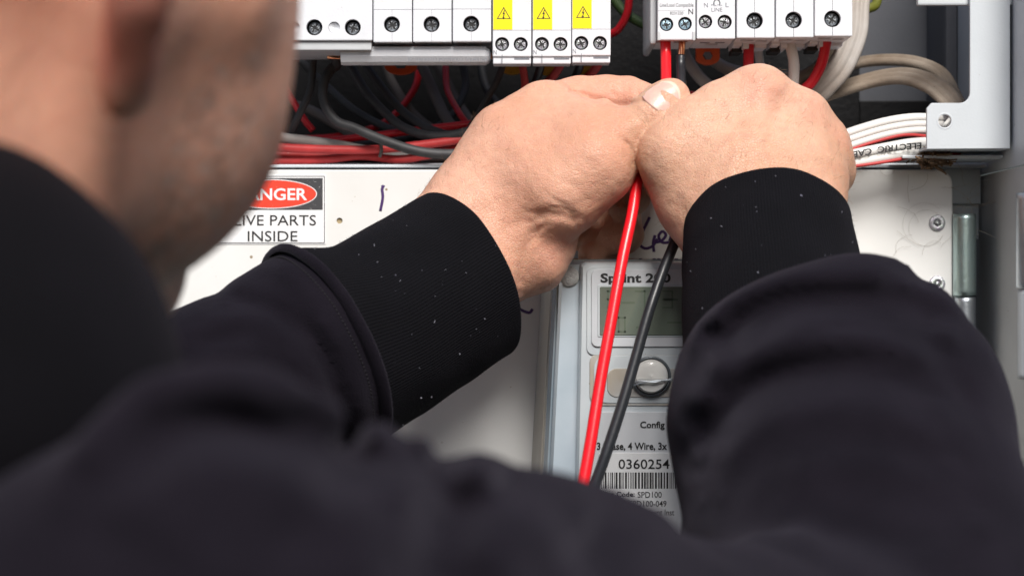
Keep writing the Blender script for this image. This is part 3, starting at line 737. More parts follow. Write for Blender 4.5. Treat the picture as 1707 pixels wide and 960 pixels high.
w = 64*PX
r = thing('circuit_breaker', 'white single breaker with one chrome screw, feeding a short red wire above the right hand', 'circuit breaker', cen(1227.5, 1292, yb(1260)), 'single breakers in the right row')
profile_body(w, 0, M['plastic'], r, holes=[(-1.8*PX, 29*PX, 14*PX)], under=(34, 0), nose=32, wells=[(-10*PX, 9, 3.2), (14*PX, 11, 2.6)])
screw(r, -1.8*PX, 29*PX, 14*PX, M['screw'], rot=25)
seam(r, -1.8*PX, .2, 15*PX, .28); seam(r, -1.8*PX, 43*PX, 66*PX, .22)
L = wl(r)
for k, (a, b) in enumerate(((-8.4, -4.5), (-3.6, -.6), (2.6, 8.2))): box('foot', L[0]+a, L[0]+b, BD+16+4*k, BD+38, L[2]-1.6-(k % 2)*.8, L[2]+3, M['plastic'], r, .4)
box('clamp', L[0]-8.0, L[0]-3, BD+26, BD+40, L[2]-3.6, L[2]+1, M['dark'], r, .3)
toggle(r, w, M['plastic2'])
copy_tree(r, ((1325-1259.7)*PX, .4, 1.2*PX), 'white single breaker with one chrome screw, feeding a white wire above the right hand')
copy_tree(r, ((1389.5-1259.7)*PX, 0, 3*PX), 'white single breaker with one chrome screw, right end of the right row')

# DIN clips seen under the breakers
def clip(px, py, w, h, d, m, label, hexhole=True):
    poly = [(X(px, d)+w/2*math.cos(a)*1.0, Z(py, d)+h/2*math.sin(a)) for a in np.linspace(0, 2*math.pi, 28, endpoint=False)]
    poly = [(max(X(px, d)-w*.46, min(X(px, d)+w*.46, a)), b if b < Z(py, d) else Z(py, d)+h/2) for a, b in poly]
    # remove duplicate neighbours
    pp = [poly[0]]
    for q in poly[1:]:
        if abs(q[0]-pp[-1][0])+abs(q[1]-pp[-1][1]) > .05: pp.append(q)
    o = prism('din_clip', pp, d, d+3, m, None, bev=.3, loc=P(px, py, d))
    if hexhole: boolean_cut(o, [prism('cut', circ(X(px, d), Z(py, d), w*.2, 6, h*.26), d-3, d+6, m)])
    return tag(o, label, 'rail clip', 'plastic rail clips')
clip(1180, 93, 12.5, 9.0, 947, M['orange'], 'orange plastic rail clip with a hexagonal hole, below the N LINE L breaker')
clip(668, 106, 17, 11, 947, M['orange'], 'orange plastic rail clip peeking out under the white busbar cover strip')
clip(854, 116, 10, 5, 943, M['yclip'], 'ochre plastic rail clip under the leftmost breaker with a yellow sticker', False)
clip(917, 118, 10, 5, 943, M['yclip'], 'ochre plastic rail clip under the middle breaker with a yellow sticker', False)
clip(978, 119, 9, 5, 943, M['yclip'], 'ochre plastic rail clip under the rightmost breaker with a yellow sticker', False)

# ------------------------------------------------------------------ wires
G1 = 'red wires in the left compartment'; G2 = 'black wires in the left compartment'
wire('wire', [(560,92,935),(562,108,940),(552,116,941),(541,135,940),(538,157,939),(544,180,938),(562,203,937),(589,213,936),(631,231,934),(680,248,932),(722,256,932),(767,256,932),(800,249,934),(850,236,940),(900,226,945)], 4.7, M['blackd'],
     'thick black wire looping down from the busbar strip in front of the red wires', 'wire', G2)
wire('wire', [(580,95,972),(589,118,970),(613,157,965),(650,196,957),(677,215,952),(716,227,947),(752,226,944),(797,214,942),(843,196,942),(900,172,946),(950,160,952)], 4.5, M['blackd'], 'black wire sagging in a low curve from busbar strip to behind the left wrist', 'wire', G2)
wire('wire', [(606,95,982),(616,118,980),(655,169,974),(692,202,966),(728,220,958),(760,226,957),(810,222,962),(860,210,965)], 4.3, M['blackd'], 'black wire lying just behind the sagging black curve, in shadow', 'wire', G2)
wire('wire', [(838,98,930),(837,112,935),(828,136,945),(803,181,950),(783,214,958),(760,245,972),(740,275,985)], 3.3, M['blackd'], 'thin black wire slanting down left from the leftmost stickered breaker', 'wire', G2)
wire('wire', [(520,70,940),(522,100,942),(517,151,945),(498,193,948),(488,217,952),(487,240,960)], 3.6, M['blackd'], 'black wire hanging by the cheek, from the wide switch', 'wire', G2)
wire('wire', [(900,98,930),(901,112,934),(889,145,945),(868,185,955),(850,230,965)], 4.0, M['black'], 'black wire dropping from the middle stickered breaker behind the left hand', 'wire', G2)
wire('wire', [(968,98,930),(967,110,934),(958,130,944),(935,170,958)], 4.0, M['black'], 'black wire dropping from the rightmost stickered breaker behind the left hand', 'wire', G2)
wire('wire', [(400,244,944),(465,246,943),(500,248,943),(571,250,943),(631,249,943),(692,243,943),(767,233,944),(819,224,946),(880,204,952),(940,190,960)], 4.2, M['redd'], 'long red wire from the cheek to the left wrist, topmost of the front bundle', 'wire', G1)
wire('wire', [(400,273,950),(453,269,948),(541,266,948),(601,260,949),(661,266,948),(707,260,949),(760,248,952),(840,235,958)], 4.0, M['redd'], 'lowest red wire, lying along the top edge of the white panel', 'wire', G1)
wire('wire', [(400,259,953),(465,258,952),(541,259,953),(601,256,955),(661,250,958),(730,240,962),(800,233,968)], 4.0, M['redd'], 'middle red wire pressed between two others next to the cheek', 'wire', G1)
wire('wire', [(500,240,968),(541,236,966),(601,229,965),(668,221,964),(722,214,964),(782,207,964),(850,197,966),(920,190,970)], 3.8, M['red'], 'red wire running behind the black curves, deep in the compartment', 'wire', G1)
wire('wire', [(871,95,930),(871,109,933),(875,142,940),(868,163,944),(848,183,946),(825,191,946),(799,204,947),(781,217,949),(740,236,955),(690,250,962)], 3.6, M['redd'], 'red wire from the leftmost stickered breaker bending left into the bundle', 'wire', G1)
wire('wire', [(743,100,995),(743,118,992),(746,151,985),(761,181,972),(776,204,965),(790,225,965)], 3.2, M['red'], 'thin red wire standing in the shadow behind the single breakers', 'wire', G1)
wire('wire', [(470,140,970),(492,175,968),(506,198,966),(522,218,966)], 3.4, M['red'], 'short red wire end beside the cheek and hanging black wire', 'wire', G1)
wire('wire', [(450,78,955),(500,88,952),(560,90,950),(600,92,955)], 4.0, M['red'], 'red wire lying flat right under the wide switch', 'wire', G1)
wire('wire', [(935,95,930),(934,109,932),(922,128,938),(908,143,945),(880,190,958),(850,225,965)], 4.0, M['redd'], 'red wire from the middle stickered breaker slanting behind the left hand', 'wire', G1)
wire('wire', [(1000,95,930),(997,108,932),(988,120,938),(975,133,944),(945,165,958)], 4.2, M['redd'], 'red wire from the rightmost stickered breaker slanting behind the left hand', 'wire', G1)
wire('cable', [(420,214,950),(471,229,950),(510,234,951),(571,243,953),(640,256,957),(700,262,960),(770,262,965),(840,250,970)], 4.6, M['greyc'], 'dusty grey cable coming out beside the cheek above the red wires', 'cable')
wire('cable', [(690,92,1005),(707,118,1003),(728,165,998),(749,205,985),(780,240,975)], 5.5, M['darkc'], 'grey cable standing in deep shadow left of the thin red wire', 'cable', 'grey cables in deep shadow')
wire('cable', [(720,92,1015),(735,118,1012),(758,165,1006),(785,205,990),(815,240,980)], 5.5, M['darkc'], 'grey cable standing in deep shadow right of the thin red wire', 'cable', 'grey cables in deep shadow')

G4 = 'dim wires at the back of the left compartment'
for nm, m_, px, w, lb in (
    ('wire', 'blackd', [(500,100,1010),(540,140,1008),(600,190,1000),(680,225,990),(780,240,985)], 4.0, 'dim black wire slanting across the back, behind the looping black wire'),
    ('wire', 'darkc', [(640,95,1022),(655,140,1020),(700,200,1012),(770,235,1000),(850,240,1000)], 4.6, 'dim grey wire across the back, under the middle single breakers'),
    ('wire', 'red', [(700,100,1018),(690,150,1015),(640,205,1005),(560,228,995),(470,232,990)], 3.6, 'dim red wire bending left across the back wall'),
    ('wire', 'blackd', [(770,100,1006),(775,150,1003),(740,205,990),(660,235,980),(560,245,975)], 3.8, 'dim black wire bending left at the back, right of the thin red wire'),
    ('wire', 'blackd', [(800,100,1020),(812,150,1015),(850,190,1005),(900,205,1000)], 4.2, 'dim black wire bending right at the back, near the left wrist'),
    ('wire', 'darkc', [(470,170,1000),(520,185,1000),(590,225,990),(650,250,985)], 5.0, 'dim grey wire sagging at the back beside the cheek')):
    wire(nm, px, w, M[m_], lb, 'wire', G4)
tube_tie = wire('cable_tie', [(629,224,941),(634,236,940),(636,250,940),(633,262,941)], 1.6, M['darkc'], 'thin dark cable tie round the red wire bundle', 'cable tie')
# the two held wires
rw = wire('wire', [(1109,62,908),(1109.5,80,907.5),(1110,100,905),(1110,150,893),(1106,185,880),(1088,225,868),(1070,262,858),(1063,300,850),(1053,360,842),(1038,430,834),(1018,540,818),(1000,640,802),(984,740,786),(968,830,770),(955,910,752),(945,1040,738),(950,1200,735),(975,1380,748)], 4.9, M['redb'], 'bright red wire held by both hands, hanging in front of the meter', 'wire', 'wires held by the hands')
bw = wire('wire', [(1135,94,907.5),(1134.5,115,905),(1136,150,893),(1140,185,882),(1146,240,875),(1146,300,868),(1138,350,858),(1126,400,850),(1104,455,842),(1080,525,832),(1053,620,815),(1032,690,802),(1007,765,787),(986,825,772),(962,910,752),(948,1050,736),(955,1210,732),(985,1400,745)], 4.6, M['black'], 'black wire with bare copper end held by both hands, hanging in front of the meter', 'wire', 'wires held by the hands')
for k in range(5):
    a = k*2*math.pi/5; q = [P(1137, 66, 908), P(1137, 80, 907.6), P(1135, 97, 907.5)]
    tube('copper_strand', [p+np.array([math.cos(a+i*.5)*1.0, math.sin(a+i*.5)*1.0, 0]) for i, p in enumerate(q)], .62, M['copper'], bw, k=8)

# right compartment
wire('wire', [(1248,66,925),(1248,80,925),(1248,114,922),(1250,150,925),(1262,200,930)], 5.0, M['red'], 'short red wire dropping from the right row behind the right hand', 'wire')
wire('wire', [(1316,62,925),(1318,78,925),(1323,102,924),(1323,130,926),(1318,175,932)], 5.2, M['white'], 'white wire dropping from the right row behind the knuckles', 'wire')
wire('wire', [(1378,60,922),(1376,78,922),(1370,105,924),(1356,133,926),(1338,151,928),(1300,170,934),(1240,172,945),(1145,160,955),(1080,156,962)], 5.0, M['red'], 'red wire curving from the last right breaker down behind the right hand', 'wire')
wire('cable', [(1130,60,975),(1143,95,975),(1166,129,972),(1193,150,970),(1240,168,972)], 6.0, M['greyc'], 'grey cable passing behind the held black wire', 'cable')
wire('cable', [(1180,85,985),(1196,106,982),(1230,120,978),(1300,130,975),(1370,118,972),(1400,90,972)], 6.0, M['greyc'], 'grey cable passing behind the orange clip and red wire', 'cable')
wire('cable', [(1262,70,960),(1268,110,960),(1280,160,962)], 4.2, M['white'], 'thin white cable just right of the short red wire', 'cable')
wire('wire', [(1395,17,955),(1424,18,952),(1446,15,952),(1460,8,956),(1465,-15,962)], 4.6, M['yelgreen'], 'yellow-green earth wire at the right end of the right row', 'wire', 'yellow-green earth wires')
wire('wire', [(1010,-20,990),(1040,20,990),(1075,42,985),(1110,55,985)], 5.0, mat('dark_green', (.05,.09,.03), .5), 'dark green wire in shadow in the gap between the two breaker rows', 'wire')
wire('wire', [(1050,-30,980),(1046,20,982),(1030,50,986),(1010,60,990)], 4.0, M['red'], 'dark red wire in shadow in the gap between the two breaker rows', 'wire')
def lobes(name, px, n, r, m, label, group=None, stretch=(1, 0), gap=1.72):
    """flat multi-core cable: n round lobes side by side; px is its centre line"""
    path = cr([P(*p) for p in px], 8); prof = []
    for s in (1, -1):
        for i in (range(n) if s == 1 else range(n-1, -1, -1)):
            cx = (i-(n-1)/2)*r*gap
            a0, a1 = (140, 40) if s == 1 else (-40, -140)
            for a in np.linspace(a0, a1, 5):
                prof.append((cx+r*math.cos(math.radians(a)), s*abs(r*math.sin(math.radians(a)))))
    prof = [(-(n-1)/2*r*gap-r, 0)]+prof[:5*n]+[((n-1)/2*r*gap+r, 0)]+prof[5*n:]
    V, Fc = sweep(path, prof)
    return tag(mesh(name, V, Fc, m, None, True, loc=path[0]), label, 'cable', group)
G3 = 'flat multi core cables at the right of the compartment'
lobes('flat_cable', [(1432,-30,945),(1428,10,942),(1424,57,940),(1404,106,940),(1378,138,942),(1345,165,946),(1290,190,955)], 3, 2.3, M['greyc'], 'grey ribbed flat cable curving down right beside the last right breaker', G3)
lobes('flat_cable', [(1412,-30,962),(1409,20,960),(1402,66,958),(1382,104,958),(1350,130,960),(1300,150,964)], 2, 2.8, M['brownc'], 'dusty inner flat cable between last right breaker and grey ribbed cable', G3)
lobes('flat_cable', [(1600,185,925),(1590,160,932),(1566,122,945),(1520,103,958),(1460,101,968),(1405,112,975),(1340,140,985)], 2, 2.1, M['brownc'], 'dusty brown cable arching highest behind the corner bracket', G3)
lobes('flat_cable', [(1596,186,915),(1584,168,920),(1556,143,930),(1515,128,940),(1470,130,948),(1410,146,956),(1340,170,966)], 3, 2.0, M['brownc'], 'lower dusty brown cable arching into the corner bracket', G3)
wf = lobes('flat_cable', [(1600,208,922),(1560,207,920),(1520,207,917),(1480,213,915),(1440,224,914),(1400,238,913),(1350,258,914)], 3, 2.05, M['white'], 'clean white ribbed flat cable entering the bracket, above the printed cable', G3, gap=1.42)
tube('red_stripe', [P(1600,228,920), P(1545,227,916), P(1520,225,913.5), P(1496,227,912), P(1450,239,911), P(1412,252,910), P(1370,268,910)], .75, M['redmark'], wf)
wf = lobes('flat_cable', [(1600,246,921),(1560,245,916),(1520,247,911),(1480,254,908),(1440,262,907),(1400,271,908)], 2, 2.6, M['white'], 'white flat cable with upside-down ELECTRIC CABLE print, below the clean ribbed one', G3, gap=1.5)
tube('red_stripe', [P(1600,256,918), P(1534,260,911), P(1500,266,907), P(1458,273,905), P(1420,278,905)], .75, M['redmark'], wf)
# print follows the cable, upside down
def along_text(body, px0, px1, d, m, parent):
    word = text(body, (0, 0, 100, 10), 1000, m, None, name='cable_print', rot=1, bold=.03)
    v = np.array([x.co[:] for x in word.data.vertices])
    u = (v[:, 0]-v[:, 0].min())/np.ptp(v[:, 0]); h = (v[:, 2]-v[:, 2].min())/np.ptp(v[:, 2])
    a = np.array(px0); b = np.array(px1); q = []
    for uu, hh in zip(u, h):
        x = a[0]+(b[0]-a[0])*uu; y = a[1]+(b[1]-a[1])*uu-3*math.sin(uu*math.pi); q.append(P(x, y-(hh-.5)*11, d[0]+(d[1]-d[0])*uu))
    fc = [list(p.vertices) for p in word.data.polygons]; bpy.data.objects.remove(word)
    return mesh('cable_print', q, fc, m, parent, False)
along_text('ELECTRIC  CABLE', (1404, 262), (1536, 243), (902.0, 905.6), M['ink'], wf)

# debris and cobwebs
V, Fc = [], []; rd = random.Random(9)
for k in range(90):
    p = P(1528+rd.random()*48, 256+rd.random()*18, 905+rd.random()*14); pts = [p]
    for _ in range(3): pts.append(pts[-1]+np.array([rd.gauss(0, 2.2), rd.gauss(0, 2), rd.gauss(0, 1.3)]))
    v, f = sweep(cr(pts, 4), [(rd.uniform(.25, .7)*math.cos(a), .4*math.sin(a)) for a in np.linspace(0, 6.28, 5, endpoint=False)])
    Fc += [[i+len(V) for i in q] for q in f]; V += list(v)
tag(mesh('nest_debris', V, Fc, M['nest'], None, True, loc=P(1550, 272, 912)), 'clump of brown nest debris stuck under the corner bracket foot', 'debris', kind='stuff')
V, Fc = [], []
def web(cx, cy, d, n, sp, r=.11, arc=None):
    global V, Fc
    for k in range(n):
        p = P(cx+rd.gauss(0, sp[0]), cy+rd.gauss(0, sp[1]), d-rd.random()*1.2); pts = [p]; a = rd.random()*6.28; c = rd.gauss(0, .5)
        for _ in range(6): a += c*.6+rd.gauss(0, .2); pts.append(pts[-1]+np.array([math.cos(a)*2.2, rd.gauss(0, .15), math.sin(a)*2.2]))
        v, f = sweep(cr(pts, 4), [(r*math.cos(t), r*math.sin(t)) for t in np.linspace(0, 6.28, 4, endpoint=False)])
        Fc += [[i+len(V) for i in q] for q in f]; V += list(v)
web(1540, 395, pd-.3, 6, (24, 22), .045); web(1616, 345, 925, 14, (4, 14), .07); web(1520, 300, pd-.3, 3, (30, 8), .06)
for (px, py, rr) in ((1545, 380, 30), (1541, 374, 36)):
    pts = [P(px+rr*math.cos(a), py+rr*math.sin(a), pd-.5) for a in np.linspace(.5, 5.5, 12)]
    v, f = sweep(cr(pts, 4), [(.03*math.cos(t), .03*math.sin(t)) for t in np.linspace(0, 6.28, 4, endpoint=False)])
    Fc += [[i+len(V) for i in q] for q in f]; V += list(v)
tag(mesh('cobweb', V, Fc, M['web'], None, True, loc=P(1560, 400, pd-.5)), 'fine brown cobweb threads on the white panel by the rivets and hinge', 'cobweb', kind='stuff')
# ------------------------------------------------------------------ person
def basis(yaw, pitch, roll):
    f = np.array([math.sin(yaw), math.cos(yaw), 0.]); r = np.array([math.cos(yaw), -math.sin(yaw), 0.]); u = np.array([0, 0, 1.])
    f, u = f*math.cos(pitch)-u*math.sin(pitch), u*math.cos(pitch)+f*math.sin(pitch)
    r, u = r*math.cos(roll)-u*math.sin(roll), u*math.cos(roll)+r*math.sin(roll)
    return np.stack([f, r, u], 1)
HB = basis(math.radians(32), math.radians(2), math.radians(14)); HS = 1.0
HC = np.array([-135.8, 452., 86.])
def hl_(p): return (p-HC)@HB/HS           # world -> head local (forward, right, up)
def hw(f, r, u): return HC+HB@(np.array([f, r, u], float)*HS)
def head_sdf(p):
    q = hl_(p); a = q.copy(); a[:, 1] = np.abs(a[:, 1])      # mirrored side
    d = ell(q, (-8, 0, 42), (97, 74, 84))
    d = smin(d, ell(q, (42, 0, -2), (50, 58, 76)), 18)
    d = smin(d, cone(a, (60, 38, -2), (38, 56, -2), 19, 15), 14)
    d = smin(d, cone(a, (8, 57, -12), (10, 50, -48), 15, 14), 16)
    d = smin(d, cone(a, (10, 50, -48), (78, 13, -82), 14, 14), 16)
    d = smin(d, ell(q, (84, 0, -82), (15, 17, 14)), 12)
    d = smin(d, ell(q, (62, 0, -50), (38, 40, 34)), 16)
    d = smin(d, ell(q, (20, 0, -45), (50, 46, 34)), 20)
    d = smin(d, cone(a, (92, 12, 30), (80, 46, 30), 7, 7), 10)
    d = smax(d, -ell(a, (102, 32, 12), (14, 17, 11)), 8)
    d = smin(d, ell(a, (84, 31, 12), (12, 13, 12)), 4)
    d = smin(d, cone(q, (94, 0, 24), (113, 0, -16), 7, 10), 8)
    d = smin(d, ell(a, (104, 10, -20), (9, 7, 7)), 5)
    d = smin(d, ell(q, (98, 0, -42), (9, 24, 6)), 5); d = smin(d, ell(q, (96, 0, -54), (9, 21, 6)), 5)
    d = smax(d, -cone(a, (107, 0, -48), (96, 22, -49), 1.6, 1.2), 3)
    d = smin(d, ell(a, (48, 39, -34), (36, 27, 38)), 16)      # full cheeks
    # neck
    nb = np.array([-172., 392., -85.])
    d = smin(d, cone(p, hw(-30, 0, -25), nb, 57, 66), 22)
    # ears
    er = np.array([math.sin(math.radians(24)), math.cos(math.radians(24))])
    e = a.copy(); e[:, 0] -= -10; e[:, 1] -= 75
    w = e[:, 1]*math.cos(.62)+e[:, 0]*math.sin(.62); fw = e[:, 0]*math.cos(.62)-e[:, 1]*math.sin(.62)
    ee = np.stack([fw+.18*(e[:, 2]), w, e[:, 2]], 1)       # ear plane: (along, out, up)
    ear = ell(ee, (-12, 5, 8), (18, 6.5, 30))
    ear = smin(ear, ell(ee, (-5, 5, -20), (10, 6, 14)), 5)
    for t0, t1 in zip(np.linspace(-.6, 3.4, 9)[:-1], np.linspace(-.6, 3.4, 9)[1:]):
        A = (-12-17*math.cos(t0-.9)*-1*.98, 8, 12+26*math.sin(t0)); B = (-12-17*math.cos(t1-.9)*-1*.98, 8, 12+26*math.sin(t1))
    hx = [(-2, 9, 6), (4, 9, 26), (-4, 10, 38), (-18, 11, 37), (-28, 12, 24), (-29, 12, 8), (-22, 11, -8), (-12, 9, -20), (-4, 8, -27)]
    ear = smin(ear, chain(ee, [(h, 3.6) for h in hx], 2), 3)
    ear = smax(ear, -ell(ee, (-8, 14, 2), (10, 9, 15)), 4)
    ear = smax(ear, -ell(ee, (-16, 14, 22), (8, 6, 11)), 3)
    ear = smin(ear, ell(ee, (4, 6, -1), (5, 4, 7)), 3)
    d = smin(d, ear, 4)
    return d

# hands: joints in photo px + distance, radii in mm
def J(*a): return [(P(x, y, dd), r) for x, y, dd, r in a]
def pxd(p, pts):
    """distance (mm) of p to a polyline seen from the front; pts in photo px"""
    s = p[:, 1]/F; x = p[:, 0]/s+853.5; y = 480-p[:, 2]/s; best = np.full(len(p), 1e9)
    for (x0, y0), (x1, y1) in zip(pts, pts[1:]):
        t = np.clip(((x-x0)*(x1-x0)+(y-y0)*(y1-y0))/((x1-x0)**2+(y1-y0)**2), 0, 1)
        best = np.minimum(best, np.hypot(x-x0-t*(x1-x0), y-y0-t*(y1-y0)))
    return best*s
def crease(p, pts, depth, w, dmax):
    """groove of given depth and width along a line on the front of the hand"""
    q = [tuple(a) for a in cr([(a[0], a[1], 0) for a in pts], 4)[:, :2]]
    if depth > 2: w = max(w, depth*.93)
    s = p[:, 1]/F; x = p[:, 0]/s+853.5; y = 480-p[:, 2]/s; e = 1
    for a in (q[0], q[-1]):
        t = np.clip(np.hypot(x-a[0], y-a[1])*s/(w*1.5), 0, 1); e = e*(t*t*(3-2*t))
    return depth*e*np.exp(-(pxd(p, q)/w)**2)*np.clip((dmax-p[:, 1])/(4+w), 0, 1)
def lhand_sdf(p):
    c = lambda *a: chain(p, J(*a))
    d = c((610,590,822,21), (725,400,850,18.5), (790,350,860,17.5))
    d = smin(d, c((640,605,824,19), (795,470,846,16), (850,425,853,14)), 14)
    d = smin(d, c((700,520,834,23), (800,410,858,20), (870,310,872,21)), 14)
    d = smin(d, c((790,330,862,17), (850,240,872,18), (908,190,878,15)), 16)                 # radial border up to the index knuckle
    d = smin(d, c((870,270,868,19), (960,235,868,18), (1000,228,862,15)), 16)                # web
    d = smin(d, c((870,385,856,14), (930,325,847,19.5), (990,280,845,17.5)), 14)             # thenar
    d = smin(d, c((905,290,862,20), (985,240,858,16.5)), 14)
    d = smin(d, c((848,455,856,13), (889,430,856,15.5), (914,408,858,12.5)), 6)                # heel of the palm
    th = c((1000,268,850,14.5), (1030,240,849,12.2), (1056,221,849,11.3), (1085,196,849,11.1), (1108,174,850,9.9), (1119,163,851,8.4))
    d = smin(d, th, 7)
    ix = c((908,190,886,14), (965,172,890,11.8), (1008,167,892,11.0))
    ix = smin(ix, c((1010,167,892,10.9), (1048,167,892,10.3), (1062,170,890,9.6)), 3)
    ix = smin(ix, c((1066,172,888,9.2), (1098,180,886,8.4), (1124,178,884,7.4)), 3)
    d = smin(d, ix, 4)
    d = smin(d, smin(c((930,240,897,12), (1015,255,907,9.8), (1052,290,902,8.8)), c((1052,290,902,8.8), (1054,328,890,8.2), (1040,342,882,7.6)), 2), 5)
    d = smin(d, smin(c((920,290,899,12), (990,330,914,9.4), (1035,362,908,8.6)), c((1035,362,908,8.6), (1042,392,895,8.2), (1024,398,886,7.6)), 2), 4)
    d = smin(d, smin(c((890,340,892,12), (955,380,910,8.6), (995,400,905,8)), c((995,400,905,8), (1004,424,895,7.4), (988,426,888,6.8)), 2), 4)
    near = (p[:, 1] < 890)
    for pts, dep, w in (
        ([(968,372),(945,360),(915,356),(885,362)], 1.5, 2.4), ([(960,356),(935,346),(912,346)], .7, .9), ([(955,345),(935,337),(918,334)], .5, .8),
        ([(900,372),(885,395),(874,430),(866,480)], .9, 2.2), ([(893,418),(884,440),(880,462)], .5, .8), ([(912,372),(898,384),(888,404)], .5, .9),
        ([(1037,232),(1050,246),(1056,262),(1056,280)], 1.1, 1.1), ([(1028,228),(1040,236)], .5, 1.2),
        ([(945,150),(975,160),(1010,171),(1046,174),(1078,166)], 1.3, 1.3),
        ([(1014,140),(1020,152),(1026,166)], .9, 1.0), ([(1064,136),(1063,150),(1065,164)], .6, .9), ([(976,136),(986,146),(992,156)], .5, 1.0),
        ([(1078,168),(1092,184),(1096,202)], .45, .8), ([(1071,174),(1085,191),(1089,210)], .55, .8), ([(1063,180),(1077,197),(1082,216)], .45, .8), ([(1056,187),(1070,203),(1075,220)], .3, .8),
        ([(1000,205),(1030,196),(1050,200)], .35, 1.6), ([(930,300),(960,312),(985,340)], .3, 1.4), ([(905,320),(925,332),(950,352)], .35, 1.0),
        ([(830,400),(850,380),(880,362)], .5, 2.5), ([(760,395),(800,360),(850,330)], .3, 4)):
        d = d+crease(p, pts, dep, w, 885)
    return d-.35*vnoise(p, 9, 21)*(d < 6)-.16*vnoise(p, 3.2, 22)
def rhand_sdf(p):
    c = lambda *a: chain(p, J(*a))
    d = c((1330,600,785,26), (1262,440,822,20), (1238,380,834,19))
    d = smin(d, c((1375,600,785,25), (1325,440,822,19), (1325,380,836,18.5)), 14)
    d = smin(d, c((1325,390,836,17), (1352,305,848,15.5), (1372,262,860,11)), 14)            # little / ring side
    d = smin(d, c((1285,400,832,19), (1300,280,846,19), (1330,208,858,13)), 16)
    d = smin(d, c((1235,390,834,18), (1232,275,844,19.5), (1258,172,854,13)), 16)
    d = smin(d, c((1215,350,838,17), (1175,285,844,18), (1150,255,844,15)), 16)
    d = smin(d, c((1190,385,838,13), (1152,335,842,15), (1120,288,842,12.5)), 12)
    for x, y, dd, r in ((1268,150,850,9.5), (1330,188,857,9), (1374,232,864,8), (1390,285,866,8)):
        d = smin(d, np.linalg.norm(p-P(x, y, dd), axis=1)-r, 10)
    for a in (((1268,160,843,1.6), (1255,240,829,1.4), (1252,330,817,.6)), ((1328,200,849,1.6), (1310,270,834,1.3), (1290,340,819,.6)), ((1370,242,858,1.2), (1350,300,843,1.0), (1328,350,829,.5))):
        d = smin(d, c(*a), 9)
    d = smin(d, c((1262,170,856,12.2), (1200,184,848,12.0), (1150,212,844,11.4), (1112,252,840,10.8)), 9)
    fi = smin(c((1111,254,840,10.8), (1104,262,862,10.0), (1116,232,884,8.8)), c((1116,232,884,8.8), (1134,198,896,8.0), (1140,190,898,7.4)), 2)
    d = smin(d, fi, 5)
    d = smin(d, smin(c((1334,200,866,12.5), (1310,205,905,10)), smin(c((1310,205,905,10), (1230,235,915,9)), c((1230,235,915,9), (1190,262,900,8)), 2), 3), 5)
    d = smin(d, smin(c((1372,245,870,11), (1345,255,905,9.4)), smin(c((1345,255,905,9.4), (1270,285,912,8.6)), c((1270,285,912,8.6), (1235,300,896,7.8)), 2), 3), 5)
    d = smin(d, smin(c((1384,292,870,10), (1362,305,898,8.2)), smin(c((1362,305,898,8.2), (1300,330,902,7.6)), c((1300,330,902,7.6), (1270,335,888,7)), 2), 3), 5)
    d = smin(d, smin(c((1165,360,852,13), (1120,300,868,12.2), (1106,262,888,11)), c((1106,262,888,11), (1116,215,905,10), (1128,195,905,9)), 3), 8)
    for pts, dep, w in (
        ([(1074,236),(1088,240),(1100,250)], .35, .7), ([(1071,246),(1084,250),(1095,261)], .4, .7), ([(1070,257),(1082,261),(1090,272)], .35, .7), ([(1078,226),(1092,229),(1106,240)], .3, .7),
        ([(1296,138),(1300,170),(1296,215),(1284,262)], .75, 4.5), ([(1352,190),(1346,225),(1332,262)], .7, 4), ([(1384,255),(1376,285),(1362,310)], .5, 3.5),
        ([(1120,330),(1140,352),(1160,372)], .4, 2.5), ([(1255,128),(1275,124),(1292,130)], .2, .8), ([(1250,138),(1272,134),(1294,140)], .22, .8),
        ([(1318,172),(1332,170),(1344,176)], .2, .8), ([(1362,212),(1374,212),(1384,220)], .22, .8)):
        d = d+crease(p, pts, dep, w, 866)
    # a vein across the back of the hand
    d = d-crease(p, [(1225,330),(1215,290),(1228,250),(1222,215)], .35, 1.8, 850)-crease(p, [(1330,330),(1345,295),(1336,262)], .3, 1.6, 856)
    return d-.35*vnoise(p, 9, 23)*(d < 6)-.16*vnoise(p, 3.2, 24)
SHR, SHL = np.array([-66., 372., -106.]), np.array([-262., 560., -70.])
ELR, ELL = P(1500, 1260, 600), P(20, 900, 765)
def arms_sdf(p):
    d = smin(cone(p, SHR+[-30, 25, -15], ELR, 46, 34), chain(p, [(ELR, 34), (P(1352, 600, 785), 26)]), 12)
    e = smin(cone(p, SHL, ELL, 44, 34), chain(p, [(ELL, 34), (P(585, 620, 812), 23)]), 12)
    d = smin(d, e, 5)
    t = smin(cone(p, (-165, 415, -115), (-170, 440, -330), 74, 100), cone(p, SHR+[-30, 25, -15], SHL, 50, 50), 40)
    return smin(d, t, 30)
def body_sdf(p):
    d = head_sdf(p); d = smin(d, arms_sdf(p), 16)
    return d
def both(p): return np.minimum(lhand_sdf(p), rhand_sdf(p))
def full(p): return smin(body_sdf(p), both(p), 6)
person = thing('person', 'man in a black jumper with stubbled cheek, both hands holding a red and black wire', 'person', (-150, 430, -330))
